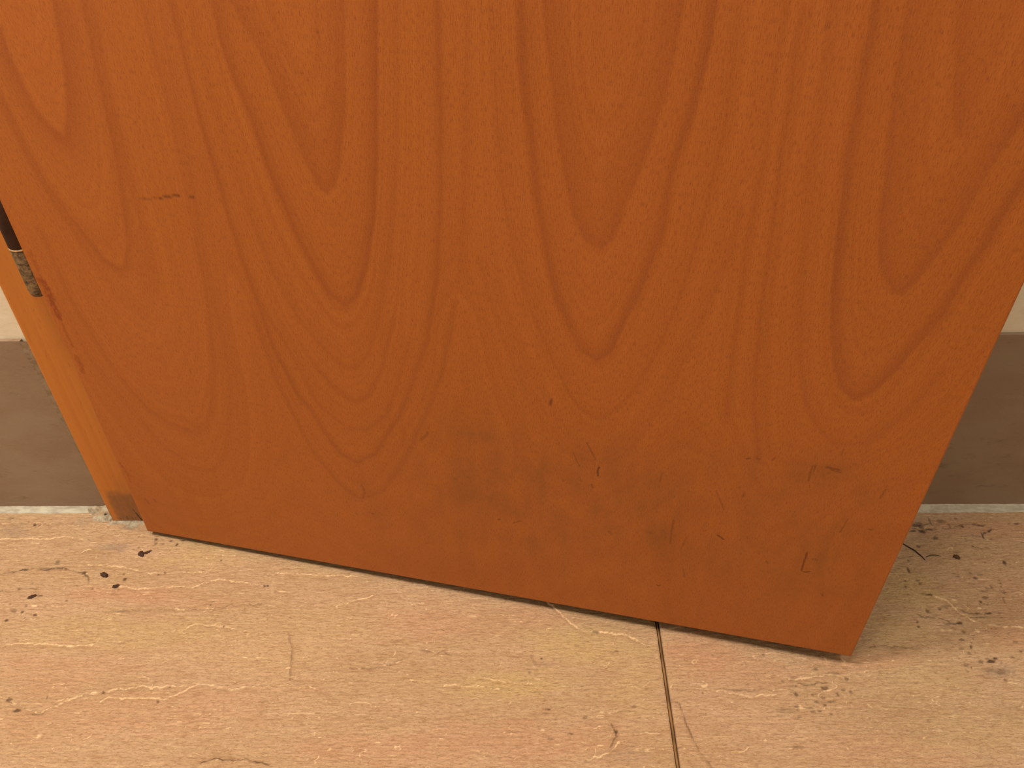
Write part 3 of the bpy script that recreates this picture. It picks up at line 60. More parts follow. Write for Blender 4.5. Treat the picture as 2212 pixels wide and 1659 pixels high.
STAIN=[[-442.2,583.9,17.2,5.7,0,0.8],[-430.6,579.5,9.1,3.8,0,0.6],[-451.7,572.7,16.0,8.7,3,0.5],[-500.7,588.5,12.2,5.1,3,0.4],[-564.4,606.0,17.5,9.2,0,0.55],[-551.5,600.1,15.4,5.2,0,0.45],[-467.5,629.7,21.0,6.8,0,0.5],[-487.0,619.0,9.4,9.4,0,0.5],[-432.3,610.9,10.3,4.0,0,0.8],[-18.2,420.9,73.9,16.8,1,0.9],[57.9,459.9,67.5,23.3,1,0.8],[112.6,425.5,26.1,34.3,1,0.6],[-376.9,475.9,119.6,24.1,1,0.5],[-253.8,460.3,90.5,36.8,1,0.35],[-194.8,486.2,74.1,21.7,1,0.4],[-334.2,572.4,59.9,18.8,1,0.6],[400.6,529.3,33.3,29.3,1,0.8],[379.1,480.1,36.4,15.9,1,0.6],[380.4,420.5,51.8,19.1,1,0.35],[403.7,371.2,65.8,21.8,1,0.3],[-401.9,522.3,67.1,12.6,2,0.9],[-318.2,513.7,38.0,9.0,2,0.5],[-443.3,435.6,71.1,24.9,2,0.5],[-349.3,393.5,110.8,23.0,2,0.5],[-431.0,384.6,63.5,27.2,2,0.4],[-79.5,491.4,83.5,21.9,2,0.6],[13.4,496.6,41.9,16.5,2,0.7],[187.4,454.7,49.2,23.0,2,1.0],[210.3,435.0,57.0,17.2,2,0.6],[322.8,444.6,57.4,10.9,2,0.8],[317.4,358.6,65.0,17.0,2,0.5],[479.3,469.6,27.0,15.6,2,0.9],[497.8,512.3,28.1,34.2,2,0.5],[498.9,608.4,81.0,13.1,2,0.8],[-9.2,367.1,123.7,21.7,2,0.7],[-132.1,358.7,82.0,17.0,2,0.6],[155.7,367.1,32.9,26.1,2,0.3],[438.5,595.7,25.1,26.0,0,0.35],[462.6,517.9,47.0,34.6,3,0.35],[274.3,411.3,30.0,18.8,3,0.25],[455.4,434.8,17.5,7.8,0,0.6],[328.4,393.1,63.1,27.5,3,0.35],[96.8,354.5,24.4,6.7,0,0.35],[-230.8,554.0,29.5,12.1,1,0.4],[19.2,442.5,17.7,4.9,0,0.2]]
# crumbs
CR=[["a",-437.2,546.7],["b",-407.1,573.9],["b2",-401.4,576.3],["c",-419.5,532.6],["d",-501.6,519.6],["e",466.1,568.2],["pale",-469.1,579.0]]
HAIR=[[414.4,586.9],[418.9,582.5],[424.4,576.9],[427.9,571.3],[430.3,567.0],[431.2,564.0]]
HAIR2=[[404.0,567.7],[411.6,568.3],[420.1,568.9]]
HAIR3=[[433.7,568.2],[439.5,570.7],[444.4,570.7],[449.8,569.4]]
FIBRE=[[-472.2,575.2],[-469.4,578.3],[-466.1,580.2],[-463.1,580.2]]
# ---------------------------------------------------------------- helpers
def tag(o, label=None, cat=None, group=None, kind=None):
    if label: o['label'] = label
    if cat: o['category'] = cat
    if group: o['group'] = group
    if kind: o['kind'] = kind
    return o

def empty(name, loc=(0, 0, 0), rz=0.0):
    o = bpy.data.objects.new(name, None)
    o.empty_display_size = 0.05
    col.objects.link(o)
    o.location = loc
    o.rotation_euler = (0, 0, rz)
    return o

def link(name, me, mat, parent=None, loc=(0, 0, 0)):
    o = bpy.data.objects.new(name, me)
    col.objects.link(o)
    o.location = loc
    if mat: me.materials.append(mat)
    if parent: o.parent = parent
    return o

def mesh_np(name, verts, quads, smooth=True):
    me = bpy.data.meshes.new(name)
    nv, nf = len(verts), len(quads)
    me.vertices.add(nv)
    me.vertices.foreach_set('co', np.asarray(verts, dtype=np.float32).ravel())
    me.loops.add(nf * 4)
    me.loops.foreach_set('vertex_index', np.asarray(quads, dtype=np.int32).ravel())
    me.polygons.add(nf)
    me.polygons.foreach_set('loop_start', np.arange(0, nf * 4, 4, dtype=np.int32))
    me.polygons.foreach_set('loop_total', np.full(nf, 4, dtype=np.int32))
    me.polygons.foreach_set('use_smooth', np.full(nf, smooth, dtype=bool))
    me.update(calc_edges=True)
    return me

def attr(me, name, arr, n_total=None):
    a = me.attributes.new(name, 'FLOAT', 'POINT')
    arr = np.asarray(arr, dtype=np.float32).ravel()
    if n_total and len(arr) < n_total:
        arr = np.concatenate([arr, np.zeros(n_total - len(arr), np.float32)])
    a.data.foreach_set('value', arr)

def gridquads(nx, ny, base=0):
    i = np.arange(nx - 1)[None, :] + np.arange(ny - 1)[:, None] * nx + base
    return np.stack([i, i + 1, i + 1 + nx, i + nx], -1).reshape(-1, 4)

def ring_ids(nx, ny):
    a = list(range(nx)) + [nx - 1 + nx * j for j in range(1, ny)] + \
        [nx * (ny - 1) + i for i in range(nx - 2, -1, -1)] + [nx * j for j in range(ny - 2, 0, -1)]
    return np.array(a)

def hashn(ix, iy, seed):
    h = (ix.astype(np.int64) * 374761393 + iy.astype(np.int64) * 668265263 + seed * 1442695041) & 0xffffffff
    h = ((h ^ (h >> 13)) * 1274126177) & 0xffffffff
    return ((h ^ (h >> 16)) & 0xffff) / 65535.0

def vnoise(x, y, seed=0):
    x0 = np.floor(x); y0 = np.floor(y)
    fx = x - x0; fy = y - y0
    fx = fx * fx * fx * (fx * (fx * 6 - 15) + 10); fy = fy * fy * fy * (fy * (fy * 6 - 15) + 10)
    a = hashn(x0, y0, seed); b = hashn(x0 + 1, y0, seed); c = hashn(x0, y0 + 1, seed); d = hashn(x0 + 1, y0 + 1, seed)
    return (a * (1 - fx) + b * fx) * (1 - fy) + (c * (1 - fx) + d * fx) * fy

def fbm(x, y, octs=4, seed=0, gain=0.5):
    s = 0; a = 1; t = 0
    for o in range(octs):
        s = s + a * vnoise(x * 2 ** o + 17.3 * o, y * 2 ** o + 9.1 * o, seed + o)
        t += a; a *= gain
    return s / t

def sstep(x, a, b):
    t = np.clip((x - a) / (b - a), 0, 1)
    return t * t * (3 - 2 * t)

def polydist(X, Y, pts):
    """distance to a polyline, side sign (+ = left of travel) and overshoot past its ends"""
    best = np.full(X.shape, 1e9); side = np.ones(X.shape); over = np.zeros(X.shape)
    n = len(pts) - 1
    for k in range(n):
        ax, ay = pts[k]; bx, by = pts[k + 1]
        dx, dy = bx - ax, by - ay
        L2 = dx * dx + dy * dy + 1e-9
        t = ((X - ax) * dx + (Y - ay) * dy) / L2
        tc = np.clip(t, 0, 1)
        d = np.hypot(X - ax - tc * dx, Y - ay - tc * dy)
        sgn = np.sign(dx * (Y - ay) - dy * (X - ax))
        m = d < best
        best = np.where(m, d, best)
        side = np.where(m, sgn, side)
        L = math.sqrt(L2)
        ov = np.zeros(X.shape)
        if k == 0: ov = np.maximum(ov, -t * L)
        if k == n - 1: ov = np.maximum(ov, (t - 1) * L)
        over = np.where(m, ov, over)
    return best, side, over

def window(xs, ys, x0, x1, y0, y1):
    return slice(*np.searchsorted(xs, (x0, x1))), slice(*np.searchsorted(ys, (y0, y1)))

def paint_line(xs, ys, out, pts, width, strength, wob=0.3, seed=0):
    p = np.array(pts); m = width * 2 + 1
    sx, sy = window(xs, ys, p[:, 0].min() - m, p[:, 0].max() + m, p[:, 1].min() - m, p[:, 1].max() + m)
    if sx.start >= sx.stop or sy.start >= sy.stop: return
    X, Y = np.meshgrid(xs[sx], ys[sy])
    d, s, o = polydist(X, Y, pts)
    w = width * 0.5 * (1 + wob * (vnoise(X / 2.2, Y / 2.2, seed) * 2 - 1))
    v = strength * (1 - sstep(d, w * 0.6, w * 1.5 + 0.25))
    out[sy, sx] = np.maximum(out[sy, sx], v)

def box(x0, x1, y0, y1, z0, z1, bev=0.0, name='box'):
    import bmesh
    bm = bmesh.new()
    bmesh.ops.create_cube(bm, size=1.0)
    for v in bm.verts:
        v.co = ((x0 + x1) / 2 + v.co.x * (x1 - x0), (y0 + y1) / 2 + v.co.y * (y1 - y0), (z0 + z1) / 2 + v.co.z * (z1 - z0))
    if bev: bmesh.ops.bevel(bm, geom=bm.edges[:], offset=bev, segments=2, affect='EDGES', profile=0.6)
    me = bpy.data.meshes.new(name)
    bm.to_mesh(me); bm.free()
    return me

def tube(pts, r, n=7, name='tube', flat=1.0):
    P = [Vector(p) for p in pts]; V = []; Fq = []
    for k, p in enumerate(P):
        d = (P[min(k + 1, len(P) - 1)] - P[max(k - 1, 0)]).normalized()
        a = d.cross(Vector((0, 0, 1))).normalized(); b = a.cross(d)
        rr = r if not callable(r) else r(k / (len(P) - 1))
        for j in range(n):
            t = 2 * math.pi * j / n
            V.append(p + a * math.cos(t) * rr + b * math.sin(t) * rr * flat)
    for k in range(len(P) - 1):
        for j in range(n):
            Fq.append((k * n + j, k * n + (j + 1) % n, (k + 1) * n + (j + 1) % n, (k + 1) * n + j))
    me = bpy.data.meshes.new(name)
    me.from_pydata([tuple(v) for v in V], [], Fq + [tuple(range(n))[::-1], tuple(range((len(P) - 1) * n, len(P) * n))])
    for f in me.polygons: f.use_smooth = True
    return me

# ---------------------------------------------------------------- node helper
class NT:
    def __init__(self, name):
        self.m = bpy.data.materials.new(name); self.m.use_nodes = True
        self.t = self.m.node_tree; self.n = self.t.nodes
        self.b = self.n['Principled BSDF']
        self._geo = None
    def set(self, sock, v):
        if hasattr(v, 'is_linked') or isinstance(v, bpy.types.NodeSocket): self.t.links.new(v, sock)
        elif isinstance(v, (tuple, list)): sock.default_value = tuple(v) + ((1,) if len(v) == 3 and sock.type == 'RGBA' else ())
        else: sock.default_value = v
    def attr(self, name):
        n = self.n.new('ShaderNodeAttribute'); n.attribute_name = name; return n.outputs['Fac']
    def pos(self, scale=(1, 1, 1)):
        tc = self.n.new('ShaderNodeTexCoord'); mp = self.n.new('ShaderNodeMapping')
        self.t.links.new(tc.outputs['Object'], mp.inputs[0]); mp.inputs['Scale'].default_value = scale
        return mp.outputs[0]
    def noise(self, vec, scale=1.0, detail=3, rough=0.5, dist=0.0):
        n = self.n.new('ShaderNodeTexNoise')
        if vec is not None: self.t.links.new(vec, n.inputs['Vector'])
        n.inputs['Scale'].default_value = scale; n.inputs['Detail'].default_value = detail
        n.inputs['Roughness'].default_value = rough; n.inputs['Distortion'].default_value = dist
        return n.outputs['Fac']
    def noise1(self, w, scale, detail=3, rough=0.6):
        n = self.n.new('ShaderNodeTexNoise'); n.noise_dimensions = '1D'
        self.t.links.new(w, n.inputs['W']); n.inputs['Scale'].default_value = scale
        n.inputs['Detail'].default_value = detail; n.inputs['Roughness'].default_value = rough
        return n.outputs['Fac']
    def math(self, op, a, b=0.0, c=None, clamp=False):
        n = self.n.new('ShaderNodeMath'); n.operation = op; n.use_clamp = clamp
        self.set(n.inputs[0], a); self.set(n.inputs[1], b)
        if c is not None: self.set(n.inputs[2], c)
        return n.outputs[0]
    def rng(self, v, a, b, c=0.0, d=1.0):
        n = self.n.new('ShaderNodeMapRange'); n.interpolation_type = 'SMOOTHSTEP'
        self.set(n.inputs[0], v)
        for i, q in enumerate((a, b, c, d)): n.inputs[1 + i].default_value = q
        return n.outputs[0]
    def mix(self, f, a, b, mode='MIX'):
        n = self.n.new('ShaderNodeMix'); n.data_type = 'RGBA'; n.blend_type = mode
        self.set(n.inputs['Factor'], f); self.set(n.inputs[6], a); self.set(n.inputs[7], b)
        return n.outputs[2]
    def bump(self, h, dist=0.001, strength=1.0, prev=None):
        n = self.n.new('ShaderNodeBump'); self.set(n.inputs['Height'], h)
        n.inputs['Distance'].default_value = dist; n.inputs['Strength'].default_value = strength
        if prev is not None: self.t.links.new(prev, n.inputs['Normal'])
        return n.outputs[0]
    def out(self, color, rough=0.6, spec=0.4, normal=None, metal=0.0):
        self.set(self.b.inputs['Base Color'], color); self.set(self.b.inputs['Roughness'], rough)
        self.b.inputs['Specular IOR Level'].default_value = spec
        self.set(self.b.inputs['Metallic'], metal)
        if normal is not None: self.t.links.new(normal, self.b.inputs['Normal'])
        return self.m

# ---------------------------------------------------------------- materials
def mat_door():
    k = NT('door_veneer')
    ring = k.attr('ring'); band = k.attr('band'); smudge = k.attr('smudge'); scr = k.attr('scratch'); chip = k.attr('chip')
    p = k.pos()
    wob = k.noise(k.pos((60, 60, 6)), 1.0, 2)
    ph = k.math('ADD', ring, k.math('MULTIPLY', wob, 0.16))
    streak = k.noise1(ph, 7.0, 4, 0.62)
    streak2 = k.noise(k.pos((170, 10, 5)), 1.0, 3, 0.6)
    c = k.mix(k.rng(streak, 0.3, 0.7), (0.338, 0.108, 0.0185), (0.302, 0.090, 0.0145))
    c = k.mix(k.rng(streak2, 0.35, 0.75, 0, 0.35), c, (0.274, 0.083, 0.0138))
    big = k.noise(k.pos((7, 5, 4)), 1.0, 2)
    c = k.mix(k.rng(big, 0.35, 0.7, 0, 0.35), c, (0.355, 0.108, 0.025))
    c = k.mix(k.math('MULTIPLY', band, 0.66, clamp=True), c, (0.200, 0.048, 0.0100))
    # pores: short dashes along the grain
    pore = k.noise(k.pos((1800, 40, 220)), 1.0, 2, 0.55)
    pore = k.rng(pore, 0.48, 0.70, 0, 0.70)
    c = k.mix(pore, c, (0.190, 0.046, 0.0115))
    spk = k.noise(k.pos((900, 900, 900)), 1.0, 2, 0.7)
    c = k.mix(k.rng(spk, 0.35, 0.7, 0, 0.22), c, (0.46, 0.155, 0.040))
    # grime rubbed into the lower part
    gn = k.noise(k.pos((45, 45, 22)), 1.0, 5, 0.62)
    g = k.math('MULTIPLY', smudge, k.rng(gn, 0.25, 0.78), clamp=True)
    c = k.mix(k.math('MULTIPLY', g, 0.75), c, (0.165, 0.062, 0.016))
    gs = k.noise(k.pos((300, 300, 160)), 1.0, 3, 0.7)
    g2 = k.math('MULTIPLY', smudge, k.rng(gs, 0.62, 0.72), clamp=True)
    c = k.mix(k.math('MULTIPLY', g2, 0.5), c, (0.10, 0.032, 0.008))
    cn = k.noise(k.pos((500, 500, 260)), 1.0, 3, 0.7)
    ch = k.math('MULTIPLY', chip, k.rng(cn, 0.30, 0.55), clamp=True)
    c = k.mix(k.math('MULTIPLY', ch, 0.88), c, (0.190, 0.036, 0.006))
    c = k.mix(k.math('MULTIPLY', scr, 0.85, clamp=True), c, (0.060, 0.016, 0.005))
    h = k.math('SUBTRACT', k.math('MULTIPLY', streak2, 0.3), k.math('MULTIPLY', pore, 1.0))
    h = k.math('SUBTRACT', h, k.math('MULTIPLY', scr, 3.0))
    rough = k.rng(gn, 0.2, 0.8, 0.42, 0.55)
    return k.out(c, rough, 0.32, k.bump(h, 0.00018, 0.4))

def mat_edge():
    k = NT('door_edge_wood')
    n = k.noise(k.pos((300, 300, 10)), 1.0, 3)
    return k.out(k.mix(n, (0.075, 0.025, 0.009), (0.045, 0.016, 0.006)), 0.6, 0.3)

def mat_frame():
    k = NT('frame_wood')
    n = k.noise(k.pos((200, 200, 5)), 1.0, 4, 0.6)
    c = k.mix(k.rng(n, 0.3, 0.7), (0.455, 0.170, 0.033), (0.405, 0.142, 0.027))
    pore = k.rng(k.noise(k.pos((1100, 400, 170)), 1.0, 1), 0.63, 0.75, 0, 0.4)
    c = k.mix(pore, c, (0.22, 0.07, 0.015))
    damp = k.attr('damp'); scr = k.attr('scratch')
    dn = k.noise(k.pos((260, 200, 90)), 1.0, 4, 0.65)
    dm = k.math('MULTIPLY', damp, k.rng(dn, 0.25, 0.65, 0.7, 1.0), clamp=True)
    c = k.mix(k.math('MULTIPLY', dm, 0.90), c, (0.185, 0.085, 0.038))
    c = k.mix(k.math('MULTIPLY', scr, 0.95, clamp=True), c, (0.012, 0.007, 0.004))
    h = k.math('SUBTRACT', n, k.math('MULTIPLY', scr, 3.0))
    return k.out(c, 0.48, 0.35, k.bump(h, 0.0002, 0.6))

def mat_tile(seed, tint):
    k = NT('riven_floor_tile')
    base = (0.500, 0.325, 0.178)
    n1 = k.noise(k.pos((5 + seed, 16, 1)), 1.0, 4, 0.55)
    c = k.mix(k.rng(n1, 0.35, 0.65), (0.478, 0.343, 0.240), (0.438, 0.320, 0.207))
    n2 = k.noise(k.pos((28, 110, 1)), 1.0, 5, 0.62, 0.3)
    c = k.mix(k.rng(n2, 0.35, 0.75, 0, 0.55), c, (0.350, 0.222, 0.132))
    c = k.mix(k.math('MULTIPLY', k.attr('yellow'), 0.75, clamp=True), c, (0.470, 0.365, 0.190))
    c = k.mix(k.math('MULTIPLY', k.attr('pink'), 0.75, clamp=True), c, (0.450, 0.270, 0.178))
    n3 = k.noise(k.pos((95, 420, 1)), 1.0, 5, 0.72, 0.5)
    c = k.mix(k.rng(n3, 0.50, 0.70, 0, 0.75), c, (0.270, 0.160, 0.092))
    c = k.mix(k.rng(n3, 0.26, 0.46, 0.50, 0.0), c, (0.610, 0.470, 0.320))
    n4 = k.noise(k.pos((260, 900, 1)), 1.0, 3, 0.7, 0.3)
    c = k.mix(k.rng(n4, 0.50, 0.68, 0, 0.75), c, (0.270, 0.160, 0.090))
    c = k.mix(k.rng(n4, 0.26, 0.44, 0.35, 0.0), c, (0.62, 0.47, 0.31))
    c = k.mix(k.math('MULTIPLY', k.attr('ledge_shade'), 0.42, clamp=True), c, (0.290, 0.170, 0.095))  # painted shading under the ledges, mixed into the tile colour
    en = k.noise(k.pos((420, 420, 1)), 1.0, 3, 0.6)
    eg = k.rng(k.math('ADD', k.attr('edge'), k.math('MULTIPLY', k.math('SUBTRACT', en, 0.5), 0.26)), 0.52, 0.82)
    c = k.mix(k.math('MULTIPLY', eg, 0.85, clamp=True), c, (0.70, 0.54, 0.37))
    gn = k.noise(k.pos((150, 200, 1)), 1.0, 4, 0.65)
    gm = k.rng(gn, 0.32, 0.6)
    c = k.mix(k.math('MULTIPLY', k.math('MULTIPLY', k.attr('grey'), gm), 0.8, clamp=True), c, (0.235, 0.190, 0.165))
    c = k.mix(k.math('MULTIPLY', k.math('MULTIPLY', k.attr('brown'), gm), 0.65, clamp=True), c, (0.235, 0.135, 0.065))
    c = k.mix(k.math('MULTIPLY', k.attr('pit'), 0.95, clamp=True), c, (0.045, 0.024, 0.014))
    f = k.noise(k.pos((420, 700, 1)), 1.0, 5, 0.7)
    h = k.math('ADD', k.math('MULTIPLY', f, 0.7), k.math('MULTIPLY', n3, 1.2))
    return k.out(c, 0.62, 0.3, k.bump(h, 0.0014, 1.0))

def mat_simple(name, a, b, scale=(40, 40, 40), rough=0.7, spec=0.3, bump=0.0, detail=4, lo=0.35, hi=0.65, metal=0.0):
    k = NT(name)
    n = k.noise(k.pos(scale), 1.0, detail, 0.6)
    c = k.mix(k.rng(n, lo, hi), a, b)
    return k.out(c, rough, spec, k.bump(n, bump, 1.0) if bump else None, metal)

M_door = mat_door(); M_edge = mat_edge(); M_frame = mat_frame()
M_tileA = mat_tile(0, 0); M_tileB = mat_tile(2, 1)
M_wall = mat_simple('cream_plaster', (0.67, 0.65, 0.59), (0.63, 0.60, 0.53), (60, 60, 60), 0.85, 0.2, 0.0006)
M_grout_dark = mat_simple('joint_dirt', (0.030, 0.018, 0.010), (0.05, 0.03, 0.016), (200, 60, 60), 0.9, 0.1)
M_joint = mat_simple('joint_grout', (0.24, 0.14, 0.066), (0.12, 0.070, 0.034), (500, 45, 45), 0.85, 0.2, 0.0004)
M_cement = mat_simple('pale_cement', (0.38, 0.40, 0.375), (0.27, 0.265, 0.235), (70, 260, 260), 0.6, 0.35, 0.0003)
M_mortar = mat_simple('grey_mortar', (0.25, 0.20, 0.15), (0.19, 0.145, 0.105), (120, 120, 120), 0.85, 0.2, 0.0008)

def mat_skirting():
    k = NT('skirting_tile')
    n = k.noise(k.pos((14, 14, 26)), 1.0, 4, 0.55)
    c = k.mix(k.rng(n, 0.35, 0.68), (0.235, 0.186, 0.145), (0.215, 0.155, 0.118))
    s = k.noise(k.pos((40, 40, 110)), 1.0, 4, 0.65)
    c = k.mix(k.rng(s, 0.58, 0.75, 0, 0.5), c, (0.105, 0.070, 0.040))
    f = k.noise(k.pos((600, 600, 600)), 1.0, 2, 0.6)
    c = k.mix(k.rng(f, 0.3, 0.7, 0, 0.15), c, (0.30, 0.24, 0.18))
    return k.out(c, 0.5, 0.3, k.bump(s, 0.0005, 0.6))
M_skirt = mat_skirting()

# ---------------------------------------------------------------- floor
FX0, FX1 = -662.0, 136.1      # left tile, mm
GX0, GX1 = 140.0, 938.0       # right tile
YT0, YT1 = 60.0, 660.0

def axis(a, b, f0, f1, fine, coarse):
    parts = []
    if f0 > a: parts.append(np.arange(a, f0, coarse))
    parts.append(np.arange(max(f0, a), min(f1, b), fine))
    if f1 < b: parts.append(np.arange(f1, b, coarse))
    return np.unique(np.round(np.concatenate(parts + [[b]]), 3))

def riven(X, Y, seed):
    E = np.zeros(X.shape); Dk = np.zeros(X.shape)
    h = 1.5 * (fbm(X / 130, Y / 60, 3, seed) - 0.5)
    n = fbm(X / 95 + 0.6 * fbm(X / 30, Y / 22, 2, seed + 40), Y / 30, 4, seed + 7) * 9.0
    fl = np.floor(n); fr = n - fl
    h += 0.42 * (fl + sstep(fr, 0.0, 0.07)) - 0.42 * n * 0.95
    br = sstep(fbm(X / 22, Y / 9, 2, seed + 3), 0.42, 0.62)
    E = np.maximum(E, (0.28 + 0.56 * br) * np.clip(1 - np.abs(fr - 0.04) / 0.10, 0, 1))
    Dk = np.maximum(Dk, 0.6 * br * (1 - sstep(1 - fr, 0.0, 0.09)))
    n = fbm(X / 40, Y / 10, 3, seed + 21) * 7.0
    fl = np.floor(n); fr = n - fl
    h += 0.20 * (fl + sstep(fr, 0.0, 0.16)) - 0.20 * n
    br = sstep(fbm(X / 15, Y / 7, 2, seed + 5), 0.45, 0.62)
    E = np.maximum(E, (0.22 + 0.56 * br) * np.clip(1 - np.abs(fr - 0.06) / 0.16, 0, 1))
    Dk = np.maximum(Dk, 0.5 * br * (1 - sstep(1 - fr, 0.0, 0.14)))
    h += 0.55 * (fbm(X / 9, Y / 3.0, 3, seed + 11) - 0.5)
    return h, E, Dk

def make_tile(name, x0, x1, mat, parent, seed):
    xs = axis(x0, x1, -606, 590, 1.0, 8.0)
    ys = axis(YT0, YT1, 325, 645, 0.95, 8.0)
    X, Y = np.meshgrid(xs, ys)
    h, E_, Dk_ = riven(X, Y, seed)
    A = {q: np.zeros(X.shape) for q in ('pit', 'grey', 'yellow', 'pink', 'brown')}
    A['edge'] = E_; A['ledge_shade'] = Dk_  # Dk_ holds the shading painted just below each ledge
    for hh, crack, pts in LEDGE:
        p = np.array(pts); m = 40
        sx, sy = window(xs, ys, p[:, 0].min() - m, p[:, 0].max() + m, p[:, 1].min() - m, p[:, 1].max() + m)
        if sx.start >= sx.stop or sy.start >= sy.stop: continue
        Xw, Yw = X[sy, sx], Y[sy, sx]
        jx = 2.0 * (fbm(Xw / 6, Yw / 6, 3, 77) - 0.5); jy = 3.6 * (fbm(Xw / 5, Yw / 5, 3, 99) - 0.5)
        d, s, o = polydist(Xw + jx, Yw + jy, pts)
        sd = d * s
        end = np.exp(-np.maximum(o, 0) / 1.5)
        h[sy, sx] += 1.35 * hh * end * (sstep(sd, -0.5, 0.6) * np.exp(-np.maximum(sd, 0) / 9.0) - 0.35 * np.exp(-np.abs(sd + 0.9) / 1.3))
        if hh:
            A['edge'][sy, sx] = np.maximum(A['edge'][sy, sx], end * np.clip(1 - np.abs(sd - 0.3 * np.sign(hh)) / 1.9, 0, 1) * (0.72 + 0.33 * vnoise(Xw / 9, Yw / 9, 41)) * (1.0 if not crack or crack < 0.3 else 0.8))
            A['ledge_shade'][sy, sx] = np.maximum(A['ledge_shade'][sy, sx], 0.8 * end * np.exp(-np.abs(sd + 1.6 * np.sign(hh)) / 1.3))
        if crack:
            br = sstep(vnoise(Xw / 7, Yw / 7, 5), 0.2, 0.6)
            A['pit'][sy, sx] = np.maximum(A['pit'][sy, sx], min(1.0, crack * 1.25) * end * (1 - sstep(np.abs(sd + 0.3), 0.15, 1.15)) * (0.35 + 0.65 * br))
    for cx, cy, rx, ry, st in PIT:
        m = max(rx, ry) * 2.2 + 1.5
        sx, sy = window(xs, ys, cx - m, cx + m, cy - m, cy + m)
        if sx.start >= sx.stop or sy.start >= sy.stop: continue
        Xw, Yw = X[sy, sx] - cx, Y[sy, sx] - cy
        nn = fbm(Xw / 1.8 + cx, Yw / 1.8 + cy, 2, 3)
        d = np.hypot(Xw / rx, Yw / ry) * (0.55 + 0.9 * nn)
        v = st * (1 - sstep(d, 0.55, 1.35))
        A['pit'][sy, sx] = np.maximum(A['pit'][sy, sx], v)
        h[sy, sx] -= 0.5 * v
    names = ('grey', 'yellow', 'pink', 'brown')
    for cx, cy, rx, ry, kk, st in STAIN:
        q = A[names[int(kk)]]
        m = 2.2
        sx, sy = window(xs, ys, cx - rx * m, cx + rx * m, cy - ry * m, cy + ry * m)
        if sx.start >= sx.stop or sy.start >= sy.stop: continue
        Xw, Yw = X[sy, sx], Y[sy, sx]
        wx = (fbm(Xw / 30, Yw / 12, 3, 31 + int(cx)) - 0.5) * 1.1
        d = np.hypot((Xw - cx) / rx, (Yw - cy) / ry) + wx
        q[sy, sx] = np.maximum(q[sy, sx], st * (1 - sstep(d, 0.35, 1.35)))
    # softened, slightly dropped tile edges along the joint
    e = np.minimum(X - x0, x1 - X)
    e = np.minimum(e, np.minimum(Y - YT0, YT1 - Y))
    h -= 1.0 * (1 - sstep(e, 0.0, 1.6))
    # keep the stone flat where the frame and skirting stand on it
    flat = sstep(Y, 612, 624)
    h = h * (1 - 0.75 * flat) - 0.3
    V = np.stack([X, Y, h], -1).reshape(-1, 3) / 1000.0
    nx, ny = len(xs), len(ys)
    Q = gridquads(nx, ny)
    rid = ring_ids(nx, ny)
    low = V[rid].copy(); low[:, 2] = -0.009
    nb = len(V)
    V = np.concatenate([V, low])
    k = len(rid); i = np.arange(k); j = (i + 1) % k
    Q = np.concatenate([Q, np.stack([rid[j], rid[i], nb + i, nb + j], -1)])
    me = mesh_np(name, V, Q)
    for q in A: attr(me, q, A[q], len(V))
    return link(name, me, mat, parent)

floor_obj = link('floor', box(-1.76, 1.81, -1.66, 1.56, -0.06, -0.0085, name='floor'), M_grout_dark)
tag(floor_obj, 'riven sandstone-look tiled floor in peach and buff', 'floor', kind='structure')
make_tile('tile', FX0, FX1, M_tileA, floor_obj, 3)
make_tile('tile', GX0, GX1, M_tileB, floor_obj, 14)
for (a, b) in ((-1464.0, -666.0), (FX0, FX1), (GX0, GX1), (942.0, 1740.0)):
    for (c, d) in ((-1148.0, -548.0), (-544.0, 56.0), (60.0, 660.0), (664.0, 1264.0)):
        if c == 60.0 and a in (FX0, GX0): continue
        link('tile', box(a / 1000, b / 1000, c / 1000, d / 1000, -0.009, -0.0006, 0.0012, 'far_tile'), M_tileA if a < 100 else M_tileB, floor_obj)
# grout bead in the joint between the two visible tiles: a worn ridge with a dark gap either side
js = np.arange(60, 660, 1.5)
prof = [(-1.15, -2.6), (-0.75, -1.35), (0.0, -1.0), (0.75, -1.35), (1.15, -2.6)]
Vj = []
for y in js:
    w = 0.88 + 0.30 * float(vnoise(np.array(y / 14.0), np.array(0.5), 8)) - 0.25 * max(0.0, (y - 440) / 60.0 if y < 500 else 1.0)
    dz = -0.5 * float(vnoise(np.array(y / 9.0), np.array(3.5), 9)) - 0.9 * float(sstep(np.array(y), 440, 475))
    for px, pz in prof: Vj.append((138.05 + px * w, y, pz + dz))
me = mesh_np('joint_grout', np.array(Vj) / 1000.0, gridquads(5, len(js)))
link('joint_grout', me, M_joint, floor_obj)

